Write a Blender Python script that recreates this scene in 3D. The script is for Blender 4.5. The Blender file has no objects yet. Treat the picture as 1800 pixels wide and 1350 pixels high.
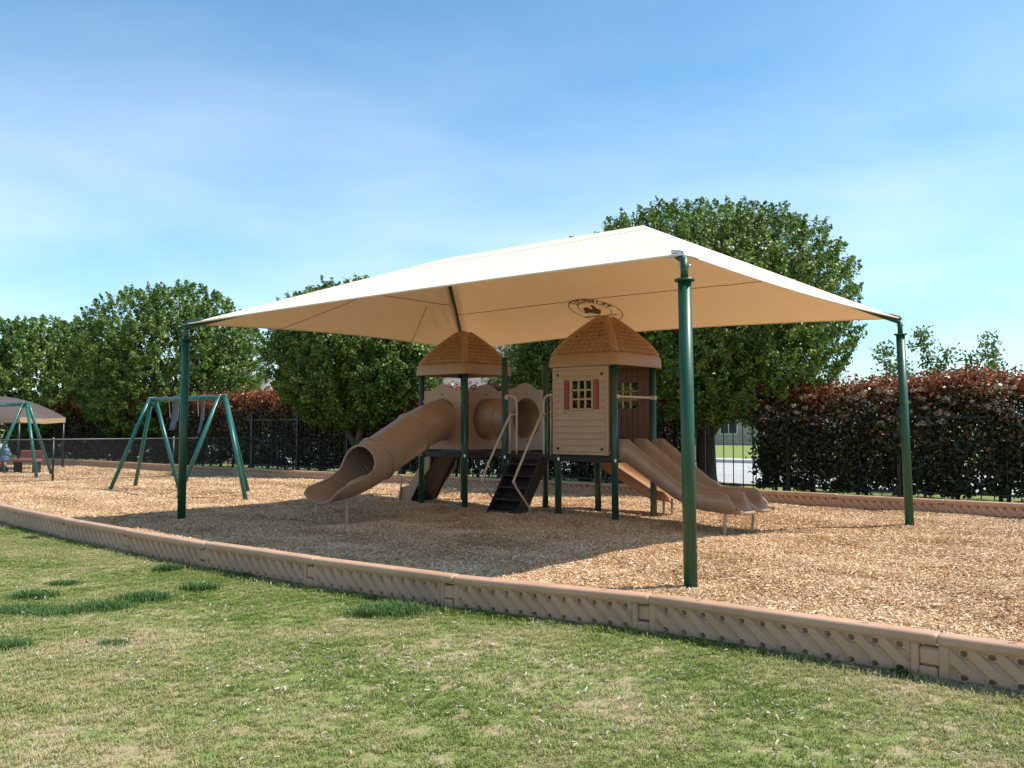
import bpy, math, random
import numpy as np
from mathutils import Vector, Matrix
from mathutils.bvhtree import BVHTree
R = math.radians
random.seed(7); rng = np.random.default_rng(11)
scene = bpy.context.scene
COL = scene.collection

# ------------------------------------------------------------------ camera, sky, sun, exposure
EYE = Vector((0, 0, 1.6)); PITCH = R(2.52); LENS = 31.8
cam_d = bpy.data.cameras.new('camera'); cam = bpy.data.objects.new('camera', cam_d); COL.objects.link(cam)
cam.location = EYE; cam.rotation_euler = (R(90) + PITCH, 0, 0)
cam_d.lens = LENS; cam_d.sensor_width = 36; cam_d.clip_start = 0.05; cam_d.clip_end = 2000
scene.camera = cam
SUN_EL, SUN_DIR = R(56), Vector((0.999, -0.035, 0)).normalized()
world = bpy.data.worlds.new('World'); scene.world = world; world.use_nodes = True
def build_sky():
    nt = world.node_tree; nt.nodes.clear(); N = nt.nodes.new; L = nt.links.new
    out = N('ShaderNodeOutputWorld'); bg = N('ShaderNodeBackground'); L(bg.outputs[0], out.inputs[0])
    sky = N('ShaderNodeTexSky'); sky.sky_type = 'NISHITA'; sky.sun_disc = False
    sky.sun_elevation = SUN_EL; sky.sun_rotation = math.atan2(SUN_DIR.x, SUN_DIR.y)
    sky.air_density = 1.0; sky.dust_density = 0.9; sky.ozone_density = 2.2; sky.altitude = 200
    tc = N('ShaderNodeTexCoord')
    mp = N('ShaderNodeMapping'); mp.inputs['Scale'].default_value = (1.0, 1.2, 3.6); mp.inputs['Rotation'].default_value = (0, 0.18, 0.3)
    L(tc.outputs['Generated'], mp.inputs[0])
    n1 = N('ShaderNodeTexNoise'); n1.inputs['Scale'].default_value = 2.2; n1.inputs['Detail'].default_value = 7; n1.inputs['Roughness'].default_value = 0.5; n1.inputs['Distortion'].default_value = 0.25
    L(mp.outputs[0], n1.inputs[0])
    r1 = N('ShaderNodeValToRGB'); r1.color_ramp.elements[0].position = 0.22; r1.color_ramp.elements[1].position = 0.95; L(n1.outputs[0], r1.inputs[0])
    # thin high cloud, thicker low in the sky
    sp = N('ShaderNodeSeparateXYZ'); L(tc.outputs['Generated'], sp.inputs[0])
    mr = N('ShaderNodeMapRange'); mr.inputs['From Min'].default_value = 0.0; mr.inputs['From Max'].default_value = 0.42
    mr.inputs['To Min'].default_value = 0.95; mr.inputs['To Max'].default_value = 0.12; L(sp.outputs[2], mr.inputs[0])
    mu = N('ShaderNodeMath'); mu.operation = 'MULTIPLY'; L(r1.outputs[0], mu.inputs[0]); L(mr.outputs[0], mu.inputs[1])
    hs = N('ShaderNodeMix'); hs.data_type = 'RGBA'; hs.blend_type = 'MULTIPLY'; hs.inputs[0].default_value = 1; hs.inputs[7].default_value = (0.72, 1.14, 1.22, 1)
    L(sky.outputs[0], hs.inputs[6])
    mx = N('ShaderNodeMix'); mx.data_type = 'RGBA'; mx.inputs[7].default_value = (8.6, 8.7, 9.1, 1)
    L(mu.outputs[0], mx.inputs[0]); L(hs.outputs[2], mx.inputs[6])
    L(mx.outputs[2], bg.inputs[0]); bg.inputs[1].default_value = 0.132
build_sky()
sun_d = bpy.data.lights.new('sun', 'SUN'); sun = bpy.data.objects.new('sun', sun_d); COL.objects.link(sun)
sun_d.energy = 5.0; sun_d.angle = R(0.5); sun_d.color = (1.0, 0.945, 0.86)
sd = Vector((SUN_DIR.x * math.cos(SUN_EL), SUN_DIR.y * math.cos(SUN_EL), math.sin(SUN_EL)))
sun.rotation_euler = sd.to_track_quat('Z', 'Y').to_euler(); sun.location = (20, 0, 30)
scene.view_settings.view_transform = 'Standard'; scene.view_settings.look = 'None'
scene.view_settings.gamma = 1; scene.view_settings.use_curve_mapping = False
scene.view_settings.exposure = 0.36

# ------------------------------------------------------------------ helpers
def tag(o, label=None, cat=None, group=None, kind=None):
    if label: o['label'] = label
    if cat: o['category'] = cat
    if group: o['group'] = group
    if kind: o['kind'] = kind
    return o
ORG = {}
def empty(name, loc=(0, 0, 0), label=None, cat=None, group=None, build_local=False):
    o = bpy.data.objects.new(name, None); COL.objects.link(o); o.location = loc
    o.empty_display_size = 0.2
    ORG[o.name] = Vector((0, 0, 0)) if build_local else Vector(loc)
    return tag(o, label, cat, group)
def origin_of(p):
    while p is not None:
        if p.name in ORG: return ORG[p.name]
        p = p.parent
    return Vector((0, 0, 0))
def mesh_from(name, v, f, smooth=False):
    m = bpy.data.meshes.new(name); m.from_pydata([tuple(x) for x in v], [], f); m.update()
    if smooth: m.polygons.foreach_set('use_smooth', [True] * len(m.polygons))
    return m
def link(name, me, mat=None, parent=None):
    o = bpy.data.objects.new(name, me); COL.objects.link(o)
    if mat is not None and not me.materials: me.materials.append(mat)
    if parent is not None: o.parent = parent
    return o
class MB:
    def __init__(s): s.v = []; s.f = []; s.sm = []
    def add(s, vs, fs, smooth=False):
        b = len(s.v); s.v += [Vector(p) for p in vs]
        s.f += [tuple(b + i for i in q) for q in fs]; s.sm += [smooth] * len(fs); return s
    def box(s, c, size, ax=None, bev=0.0):
        ax = ax or (Vector((1, 0, 0)), Vector((0, 1, 0)), Vector((0, 0, 1)))
        c = Vector(c); h = [x / 2 for x in size]
        if bev <= 0:
            vs = [c + ax[0] * (i * h[0]) + ax[1] * (j * h[1]) + ax[2] * (k * h[2]) for i in (-1, 1) for j in (-1, 1) for k in (-1, 1)]
            return s.add(vs, [(0, 1, 3, 2), (4, 6, 7, 5), (0, 4, 5, 1), (2, 3, 7, 6), (0, 2, 6, 4), (1, 5, 7, 3)])
        b = min(bev, *[x * 0.49 for x in h]); idx = {}; vs = []
        for i in (-1, 1):
            for j in (-1, 1):
                for k in (-1, 1):
                    for q in range(3):
                        d = [i * (h[0] - b), j * (h[1] - b), k * (h[2] - b)]
                        d[q] = (i, j, k)[q] * h[q]
                        idx[(i, j, k, q)] = len(vs); vs.append(c + ax[0] * d[0] + ax[1] * d[1] + ax[2] * d[2])
        fs = []
        sg = (-1, 1)
        for q in range(3):
            a, bb = [(1, 2), (2, 0), (0, 1)][q]
            for e in sg:
                ring = []
                for (m, n) in ((-1, -1), (1, -1), (1, 1), (-1, 1)):
                    t = [0, 0, 0]; t[q] = e; t[a] = m; t[bb] = n; ring.append(idx[(*t, q)])
                fs.append(tuple(ring if e > 0 else ring[::-1]))
        for q in range(3):            # edges parallel to axis q
            a, bb = [(1, 2), (2, 0), (0, 1)][q]
            for m in sg:
                for n in sg:
                    t0 = [0, 0, 0]; t1 = [0, 0, 0]; t0[q] = -1; t1[q] = 1
                    for t in (t0, t1): t[a] = m; t[bb] = n
                    r_ = (idx[(*t0, a)], idx[(*t1, a)], idx[(*t1, bb)], idx[(*t0, bb)])
                    fs.append(r_ if m * n < 0 else r_[::-1])
        for i in sg:
            for j in sg:
                for k in sg:
                    r_ = (idx[(i, j, k, 0)], idx[(i, j, k, 1)], idx[(i, j, k, 2)])
                    fs.append(r_ if i * j * k > 0 else r_[::-1])
        return s.add(vs, fs)
    def tube(s, pts, r, n=10, caps=True, up=Vector((0, 0, 1))):
        pts = [Vector(p) for p in pts]; m = len(pts)
        rs = r if isinstance(r, (list, tuple)) else [r] * m
        vs = []; prev = None
        for i, p in enumerate(pts):
            d = (pts[min(i + 1, m - 1)] - pts[max(i - 1, 0)]).normalized()
            if prev is None:
                a = d.cross(up) if abs(d.dot(up)) < 0.98 else d.cross(Vector((1, 0, 0)))
            else: a = prev - d * prev.dot(d)
            a.normalize(); prev = a; b = d.cross(a)
            for k in range(n):
                t = 2 * math.pi * k / n; vs.append(p + (a * math.cos(t) + b * math.sin(t)) * rs[i])
        fs = [(i * n + k, i * n + (k + 1) % n, (i + 1) * n + (k + 1) % n, (i + 1) * n + k) for i in range(m - 1) for k in range(n)]
        s.add(vs, fs, True)
        if caps:
            b0 = len(s.v) - len(vs)
            s.f.append(tuple(b0 + k for k in range(n))[::-1]); s.sm.append(False)
            s.f.append(tuple(b0 + (m - 1) * n + k for k in range(n))); s.sm.append(False)
        return s
    def torus(s, c, axis, R_, r, n=28, k=8):
        axis = Vector(axis).normalized(); a = axis.orthogonal().normalized(); b = axis.cross(a)
        vs = []; c = Vector(c)
        for i in range(n):
            t = 2 * math.pi * i / n; d = a * math.cos(t) + b * math.sin(t)
            for j in range(k):
                u = 2 * math.pi * j / k; vs.append(c + d * (R_ + r * math.cos(u)) + axis * (r * math.sin(u)))
        fs = [(i * k + j, ((i + 1) % n) * k + j, ((i + 1) % n) * k + (j + 1) % k, i * k + (j + 1) % k) for i in range(n) for j in range(k)]
        return s.add(vs, fs, True)
    def prism(s, poly, origin, ax, ay, depth):
        """extrude a 2-D outline (may be concave) along ax x ay"""
        origin = Vector(origin); nrm = ax.cross(ay).normalized(); n = len(poly)
        a = [origin + ax * x + ay * y - nrm * depth / 2 for x, y in poly]; b = [p + nrm * depth for p in a]
        from mathutils.geometry import tessellate_polygon
        tris = tessellate_polygon([[Vector((x, y, 0)) for x, y in poly]])
        fs = []
        for t in tris:
            p = [Vector(poly[i]) for i in t]
            ccw = (p[1].x - p[0].x) * (p[2].y - p[0].y) - (p[1].y - p[0].y) * (p[2].x - p[0].x) > 0
            t = t if ccw else t[::-1]
            fs.append(tuple(i + n for i in t)); fs.append(tuple(t[::-1]))
        area = sum(poly[i][0] * poly[(i + 1) % n][1] - poly[(i + 1) % n][0] * poly[i][1] for i in range(n))
        for i in range(n):
            j = (i + 1) % n; q = (i, j, j + n, i + n); fs.append(q if area > 0 else q[::-1])
        return s.add(a + b, fs)
    def grid(s, rows, smooth=True):
        m = len(rows); n = len(rows[0]); vs = [p for r_ in rows for p in r_]
        fs = [(i * n + j, i * n + j + 1, (i + 1) * n + j + 1, (i + 1) * n + j) for i in range(m - 1) for j in range(n - 1)]
        return s.add(vs, fs, smooth)
    def build(s, name, mat, parent=None, label=None):
        o_ = origin_of(parent)
        me = bpy.data.meshes.new(name); me.from_pydata([tuple(p - o_) for p in s.v], [], s.f); me.update()
        me.polygons.foreach_set('use_smooth', s.sm)
        ob = link(name, me, mat, parent)
        if label: ob['label'] = label
        return ob
def kids(o): return [c for c in o.children]
def copy_tree(o, parent=None):
    c = o.copy(); COL.objects.link(c); c.parent = parent
    for ch in kids(o): copy_tree(ch, c)
    return c
def solid(o, t, off=0):
    m = o.modifiers.new('thick', 'SOLIDIFY'); m.thickness = t; m.offset = off; return o
def bevel(o, w, seg=2):
    m = o.modifiers.new('bevel', 'BEVEL'); m.width = w; m.segments = seg; m.limit_method = 'ANGLE'; return o
def ray_dir(px, py):
    f = LENS / 36 * 1800; d = Vector(((px - 900) / f, 1, -(py - 675) / f))
    c, s_ = math.cos(PITCH), math.sin(PITCH)
    return Vector((d.x, d.y * c - d.z * s_, d.y * s_ + d.z * c)).normalized()
def spline(pts, n):
    """Catmull-Rom through pts"""
    P = [Vector(p) for p in pts]; P = [P[0] * 2 - P[1]] + P + [P[-1] * 2 - P[-2]]; out = []
    for i in range(1, len(P) - 2):
        for k in range(n):
            t = k / n; a, b, c, d = P[i - 1], P[i], P[i + 1], P[i + 2]
            out.append(0.5 * ((2 * b) + (c - a) * t + (2 * a - 5 * b + 4 * c - d) * t * t + (3 * b - a - 3 * c + d) * t ** 3))
    out.append(P[-2]); return out

# ------------------------------------------------------------------ materials
def mat_new(name):
    m = bpy.data.materials.new(name); m.use_nodes = True
    nt = m.node_tree; b = nt.nodes['Principled BSDF']; return m, nt, b
def noise(nt, scale, detail=4, rough=0.6, coord='Object', vec_scale=None):
    tc = nt.nodes.new('ShaderNodeTexCoord'); n = nt.nodes.new('ShaderNodeTexNoise')
    n.inputs['Scale'].default_value = scale; n.inputs['Detail'].default_value = detail; n.inputs['Roughness'].default_value = rough
    src = tc.outputs[coord] if coord != 'World' else nt.nodes.new('ShaderNodeNewGeometry').outputs['Position']
    if vec_scale:
        mp = nt.nodes.new('ShaderNodeMapping'); mp.inputs['Scale'].default_value = vec_scale
        nt.links.new(src, mp.inputs[0]); src = mp.outputs[0]
    nt.links.new(src, n.inputs['Vector']); return n
def ramp(nt, src, stops):
    r_ = nt.nodes.new('ShaderNodeValToRGB'); e = r_.color_ramp.elements
    while len(e) > len(stops): e.remove(e[-1])
    while len(e) < len(stops): e.new(0.5)
    for k, (p, c) in enumerate(stops): e[k].position = p; e[k].color = (*c, 1)
    nt.links.new(src, r_.inputs[0]); return r_
def mixc(nt, fac, a, b, mode='MIX'):
    m = nt.nodes.new('ShaderNodeMix'); m.data_type = 'RGBA'; m.blend_type = mode
    for sock, v in ((0, fac), (6, a), (7, b)):
        if hasattr(v, 'is_output'): nt.links.new(v, m.inputs[sock])
        elif sock == 0: m.inputs[0].default_value = v
        else: m.inputs[sock].default_value = (*v, 1)
    return m.outputs[2]
def bump(nt, b, src, strength=0.3, dist=0.01):
    bp = nt.nodes.new('ShaderNodeBump'); bp.inputs['Strength'].default_value = strength; bp.inputs['Distance'].default_value = dist
    nt.links.new(src, bp.inputs['Height']); nt.links.new(bp.outputs[0], b.inputs['Normal'])
def simple(name, col, rough=0.5, var=0.12, scale=6, metal=0, bmp=0.08, bscale=180, spec=0.5, coord='Object', dirt=0.0, dirtcol=(0.42, 0.34, 0.25)):
    m, nt, b = mat_new(name)
    n = noise(nt, scale, 5, coord=coord)
    lo = tuple(c * (1 - var) for c in col); hi = tuple(min(1, c * (1 + var)) for c in col)
    r_ = ramp(nt, n.outputs[0], [(0.3, lo), (0.7, hi)]); cs = r_.outputs[0]
    if dirt:
        n3 = noise(nt, 2.3, 10, 0.72, coord, (1, 1, 0.45)); f3 = ramp(nt, n3.outputs[0], [(0.46, (0, 0, 0)), (0.72, (dirt,) * 3)]); cs = mixc(nt, f3.outputs[0], cs, dirtcol)
    nt.links.new(cs, b.inputs['Base Color'])
    rr = nt.nodes.new('ShaderNodeMapRange'); rr.inputs['To Min'].default_value = max(0.05, rough - 0.1); rr.inputs['To Max'].default_value = min(1, rough + 0.1)
    nt.links.new(n.outputs[0], rr.inputs[0]); nt.links.new(rr.outputs[0], b.inputs['Roughness'])
    b.inputs['Metallic'].default_value = metal; b.inputs['Specular IOR Level'].default_value = spec
    if bmp: bump(nt, b, noise(nt, bscale, 2, coord=coord).outputs[0], bmp, 0.004)
    return m
M = {}
M['post_green'] = simple('post_green', (0.005, 0.066, 0.030), 0.42, 0.15, 3, bmp=0.03, dirt=0.14, dirtcol=(0.14, 0.17, 0.11))
M['swing_green'] = simple('swing_green', (0.014, 0.115, 0.095), 0.35, 0.15, 3, bmp=0.03, dirt=0.15, dirtcol=(0.12, 0.16, 0.12))
M['frame_green'] = simple('frame_green', (0.012, 0.065, 0.048), 0.32, 0.15, 3, bmp=0.03, dirt=0.2, dirtcol=(0.16, 0.17, 0.13))
M['tan'] = simple('tan_plastic', (0.36, 0.215, 0.125), 0.36, 0.07, 3, bmp=0.05, dirt=0.35, dirtcol=(0.50, 0.40, 0.30))
M['tan_wall'] = simple('tan_wall_plastic', (0.42, 0.275, 0.16), 0.5, 0.07, 5, bmp=0.08, dirt=0.3, dirtcol=(0.36, 0.24, 0.14))
M['brown_wall'] = simple('brown_wall_plastic', (0.21, 0.10, 0.052), 0.5, 0.1, 5, bmp=0.08)
M['panel'] = simple('panel_plastic', (0.36, 0.23, 0.14), 0.5, 0.07, 4, bmp=0.08, dirt=0.3, dirtcol=(0.33, 0.22, 0.14))
M['tunnel'] = simple('tunnel_plastic', (0.30, 0.175, 0.10), 0.42, 0.07, 4, bmp=0.05, dirt=0.3, dirtcol=(0.35, 0.25, 0.17))
M['roof'] = simple('roof_plastic', (0.36, 0.20, 0.095), 0.5, 0.08, 6, bmp=0.1, dirt=0.35, dirtcol=(0.42, 0.30, 0.19))
M['deck'] = simple('deck_rubber', (0.018, 0.012, 0.010), 0.65, 0.2, 8, dirt=0.35, dirtcol=(0.10, 0.075, 0.055))
M['rail'] = simple('rail_paint', (0.52, 0.39, 0.26), 0.35, 0.05, 4, bmp=0.02)
M['red'] = simple('shutter_red', (0.30, 0.022, 0.018), 0.5, 0.1, 8)
M['bolt'] = simple('bolt_dark', (0.03, 0.03, 0.025), 0.4, 0.1, 8, metal=0.6)
M['steel'] = simple('galvanised_steel', (0.55, 0.55, 0.54), 0.3, 0.1, 8, metal=0.9)
M['black_metal'] = simple('black_metal', (0.014, 0.014, 0.018), 0.4, 0.2, 8, bmp=0)
M['wire'] = simple('wire_coating', (0.05, 0.052, 0.05), 0.4, 0.2, 8, bmp=0)
M['belt'] = simple('blue_belt', (0.035, 0.05, 0.10), 0.45, 0.2, 8)
M['chain'] = simple('chain_metal', (0.25, 0.22, 0.18), 0.4, 0.2, 30, metal=0.5)
M['toy_red'] = simple('toy_red', (0.28, 0.10, 0.07), 0.45, 0.1)
M['toy_orange'] = simple('toy_orange', (0.75, 0.22, 0.06), 0.45, 0.1)
M['toy_blue'] = simple('toy_blue', (0.10, 0.17, 0.28), 0.45, 0.1)
def mat_tree(name, trans):   # plastic that lets a little light through
    m, nt, b = mat_new(name)
    n = noise(nt, 3, 3); r_ = ramp(nt, n.outputs[0], [(0.3, (0.50, 0.31, 0.17)), (0.7, (0.56, 0.35, 0.19))])
    nt.links.new(r_.outputs[0], b.inputs['Base Color']); b.inputs['Roughness'].default_value = 0.38
    t = nt.nodes.new('ShaderNodeBsdfTranslucent'); t.inputs[0].default_value = (0.85, 0.36, 0.08, 1)
    x = nt.nodes.new('ShaderNodeMixShader'); x.inputs[0].default_value = trans
    o = nt.nodes['Material Output']; nt.links.new(b.outputs[0], x.inputs[1]); nt.links.new(t.outputs[0], x.inputs[2]); nt.links.new(x.outputs[0], o.inputs[0])
    return m
M['slide_thin'] = mat_tree('thin_slide_plastic', 0.3)
def mat_border():
    m, nt, b = mat_new('border_plastic')
    n = noise(nt, 2.5, 6, 0.65, 'World'); c = ramp(nt, n.outputs[0], [(0.3, (0.43, 0.245, 0.145)), (0.7, (0.54, 0.325, 0.205))])
    # scuffs and earth splashed low on the face
    sp = nt.nodes.new('ShaderNodeSeparateXYZ'); tc = nt.nodes.new('ShaderNodeTexCoord'); nt.links.new(tc.outputs['Object'], sp.inputs[0])
    n2 = noise(nt, 14, 6, 0.7, 'World')
    ad = nt.nodes.new('ShaderNodeMath'); ad.operation = 'MULTIPLY_ADD'; ad.inputs[1].default_value = -7.0; nt.links.new(sp.outputs[2], ad.inputs[0]); nt.links.new(n2.outputs[0], ad.inputs[2])
    d = ramp(nt, ad.outputs[0], [(0.15, (0, 0, 0)), (0.55, (1, 1, 1))])
    g = nt.nodes.new('ShaderNodeMath'); g.operation = 'MULTIPLY'; g.inputs[1].default_value = 0.55; nt.links.new(d.outputs[0], g.inputs[0])
    col = mixc(nt, g.outputs[0], c.outputs[0], (0.20, 0.14, 0.09)); nt.links.new(col, b.inputs['Base Color'])
    b.inputs['Roughness'].default_value = 0.55
    bump(nt, b, noise(nt, 90, 4, 0.6, 'World').outputs[0], 0.15, 0.004); return m
M['border'] = mat_border()
def mat_fabric():
    m, nt, b = mat_new('shade_cloth')
    tc = nt.nodes.new('ShaderNodeTexCoord')
    w = nt.nodes.new('ShaderNodeTexNoise'); w.inputs['Scale'].default_value = 5; w.inputs['Detail'].default_value = 6
    mp = nt.nodes.new('ShaderNodeMapping'); mp.inputs['Rotation'].default_value = (0, 0, -R(139.2)); mp.inputs['Scale'].default_value = (0.8, 14, 14)
    nt.links.new(tc.outputs['Object'], mp.inputs[0]); nt.links.new(mp.outputs[0], w.inputs[0])
    c = ramp(nt, w.outputs[0], [(0.3, (0.76, 0.635, 0.50)), (0.7, (0.87, 0.735, 0.585))])
    df = nt.nodes.new('ShaderNodeBsdfDiffuse'); tr = nt.nodes.new('ShaderNodeBsdfTranslucent')
    nt.links.new(c.outputs[0], df.inputs[0])
    tr.inputs[0].default_value = (0.70, 0.33, 0.12, 1)
    x = nt.nodes.new('ShaderNodeMixShader'); x.inputs[0].default_value = 0.11
    nt.links.new(df.outputs[0], x.inputs[1]); nt.links.new(tr.outputs[0], x.inputs[2])
    n2 = noise(nt, 2.2, 5, 0.6, 'Object', (1, 1, 2.5)); bp = nt.nodes.new('ShaderNodeBump'); bp.inputs['Strength'].default_value = 0.35; bp.inputs['Distance'].default_value = 0.03
    nt.links.new(n2.outputs[0], bp.inputs['Height']); nt.links.new(bp.outputs[0], df.inputs['Normal']); nt.links.new(bp.outputs[0], tr.inputs['Normal'])
    o = nt.nodes['Material Output']; nt.links.new(x.outputs[0], o.inputs[0]); return m
M['fabric'] = mat_fabric()
M['seam'] = simple('seam_thread', (0.30, 0.17, 0.08), 0.8, 0.1, 8, bmp=0)
M['print'] = simple('printed_ink', (0.13, 0.085, 0.035), 0.8, 0.1, 8, bmp=0)
M['grey_fabric'] = simple('grey_shade_cloth', (0.08, 0.06, 0.05), 0.85, 0.15, 1.5, bmp=0)
def mat_leaf(name, stops, trans=0.24, rough=0.42, tcol=(0.24, 0.42, 0.04)):
    m, nt, b = mat_new(name)
    at = nt.nodes.new('ShaderNodeAttribute'); at.attribute_name = 'tone'
    c = ramp(nt, at.outputs['Fac'], stops); nt.links.new(c.outputs[0], b.inputs['Base Color'])
    b.inputs['Roughness'].default_value = rough; b.inputs['Specular IOR Level'].default_value = 0.35
    t = nt.nodes.new('ShaderNodeBsdfTranslucent')
    cc = mixc(nt, 0.5, c.outputs[0], tcol); nt.links.new(cc, t.inputs[0])
    x = nt.nodes.new('ShaderNodeMixShader'); x.inputs[0].default_value = trans
    o = nt.nodes['Material Output']; nt.links.new(b.outputs[0], x.inputs[1]); nt.links.new(t.outputs[0], x.inputs[2]); nt.links.new(x.outputs[0], o.inputs[0])
    return m
M['leaf'] = mat_leaf('pear_leaf', [(0, (0.026, 0.06, 0.010)), (0.5, (0.10, 0.17, 0.024)), (1, (0.26, 0.33, 0.07))])
M['leaf_light'] = mat_leaf('light_leaf', [(0, (0.07, 0.12, 0.03)), (0.5, (0.12, 0.18, 0.045)), (1, (0.20, 0.24, 0.07))])
M['leaf_olive'] = mat_leaf('olive_leaf', [(0, (0.10, 0.12, 0.03)), (0.5, (0.15, 0.17, 0.04)), (1, (0.20, 0.18, 0.06))])
M['photinia'] = mat_leaf('photinia_leaf', [(0, (0.024, 0.03, 0.012)), (0.35, (0.06, 0.062, 0.022)), (0.5, (0.12, 0.07, 0.03)), (0.62, (0.26, 0.09, 0.035)), (0.85, (0.46, 0.13, 0.06)), (0.9, (0.45, 0.36, 0.24)), (1, (0.55, 0.46, 0.33))], 0.16, 0.32, (0.30, 0.10, 0.04))
M['bark'] = simple('bark', (0.10, 0.075, 0.055), 0.9, 0.35, 12, bmp=0.6, bscale=40)
M['road'] = simple('road_concrete', (0.40, 0.39, 0.37), 0.85, 0.12, 0.8, coord='Object')
M['kerb'] = simple('kerb_concrete', (0.55, 0.53, 0.49), 0.85, 0.1, 2)
M['stone_wall'] = simple('cream_stone', (0.46, 0.40, 0.31), 0.85, 0.2, 3)
M['brick_wall'] = simple('grey_brown_brick', (0.30, 0.24, 0.21), 0.85, 0.25, 3)
M['white_trim'] = simple('white_trim', (0.7, 0.68, 0.64), 0.6, 0.05)
M['glass'] = simple('window_glass', (0.04, 0.05, 0.06), 0.08, 0.1, 3, bmp=0)
def mat_shingle():
    m, nt, b = mat_new('grey_shingle')
    tc = nt.nodes.new('ShaderNodeTexCoord'); br = nt.nodes.new('ShaderNodeTexBrick'); br.inputs['Scale'].default_value = 2.0
    br.inputs['Color1'].default_value = (0.20, 0.175, 0.16, 1); br.inputs['Color2'].default_value = (0.26, 0.23, 0.21, 1); br.inputs['Mortar'].default_value = (0.12, 0.10, 0.09, 1)
    nt.links.new(tc.outputs['Object'], br.inputs[0]); nt.links.new(br.outputs[0], b.inputs['Base Color']); b.inputs['Roughness'].default_value = 0.9; return m
M['shingle'] = mat_shingle()
def mat_lawn(name, far=False):
    m, nt, b = mat_new(name)
    big = noise(nt, 0.55, 6, 0.6, 'World'); mid = noise(nt, 3.2, 8, 0.7, 'World'); fine = noise(nt, 60, 8, 0.75, 'World')
    g = ramp(nt, fine.outputs[0], [(0.25, (0.10, 0.13, 0.035)), (0.5, (0.20, 0.24, 0.07)), (0.75, (0.34, 0.34, 0.14))])
    d = ramp(nt, fine.outputs[0], [(0.25, (0.24, 0.18, 0.10)), (0.5, (0.38, 0.30, 0.17)), (0.8, (0.52, 0.44, 0.28))])
    ad = nt.nodes.new('ShaderNodeMath'); ad.operation = 'ADD'; nt.links.new(big.outputs[0], ad.inputs[0]); nt.links.new(mid.outputs[0], ad.inputs[1])
    f = ramp(nt, ad.outputs[0], [(0.46, (0, 0, 0)), (0.58, (1, 1, 1))]) if not far else ramp(nt, ad.outputs[0], [(0.8, (0, 0, 0)), (0.95, (1, 1, 1))])
    ad.operation = 'MULTIPLY_ADD'; ad.inputs[1].default_value = 0.5
    hf = nt.nodes.new('ShaderNodeMath'); hf.operation = 'MULTIPLY'; hf.inputs[1].default_value = 0.5; nt.links.new(mid.outputs[0], hf.inputs[0]); nt.links.new(hf.outputs[0], ad.inputs[2])
    nt.links.new(mixc(nt, f.outputs[0], g.outputs[0], d.outputs[0]), b.inputs['Base Color'])
    b.inputs['Roughness'].default_value = 0.95; b.inputs['Specular IOR Level'].default_value = 0.1
    bump(nt, b, fine.outputs[0], 0.6, 0.02); return m
M['lawn'] = mat_lawn('lawn_soil_and_thatch'); M['far_grass'] = mat_lawn('far_grass', True)
def mat_mulch():
    m, nt, b = mat_new('wood_mulch')
    geo = nt.nodes.new('ShaderNodeNewGeometry')
    cols = []
    last = None
    for k, (ang, sc) in enumerate(((0.4, (30, 95, 30)), (1.9, (95, 30, 30)))):
        mp = nt.nodes.new('ShaderNodeMapping'); mp.inputs['Rotation'].default_value = (0, 0, ang); mp.inputs['Scale'].default_value = sc
        vo = nt.nodes.new('ShaderNodeTexVoronoi'); vo.inputs['Scale'].default_value = 1.0; vo.inputs['Randomness'].default_value = 1
        nt.links.new(geo.outputs['Position'], mp.inputs[0]); nt.links.new(mp.outputs[0], vo.inputs[0])
        sp = nt.nodes.new('ShaderNodeSeparateColor'); nt.links.new(vo.outputs['Color'], sp.inputs[0])
        cols.append((sp.outputs[0], vo.outputs['Distance']))
    n = noise(nt, 6, 3, 0.6, 'World')
    sel = ramp(nt, n.outputs[0], [(0.46, (0, 0, 0)), (0.54, (1, 1, 1))])
    v = mixc(nt, sel.outputs[0], cols[0][0], cols[1][0])
    c = ramp(nt, v, [(0, (0.13, 0.07, 0.035)), (0.35, (0.32, 0.19, 0.10)), (0.7, (0.48, 0.32, 0.18)), (1, (0.66, 0.50, 0.34))])
    big = noise(nt, 0.8, 4, 0.6, 'World'); bg = ramp(nt, big.outputs[0], [(0.3, (0.82, 0.80, 0.78)), (0.7, (1.08, 1.05, 1.02))])
    nt.links.new(mixc(nt, 1.0, c.outputs[0], bg.outputs[0], 'MULTIPLY'), b.inputs['Base Color'])
    b.inputs['Roughness'].default_value = 0.9; b.inputs['Specular IOR Level'].default_value = 0.15
    bump(nt, b, v, 0.7, 0.02); return m
M['mulch'] = mat_mulch()
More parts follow.
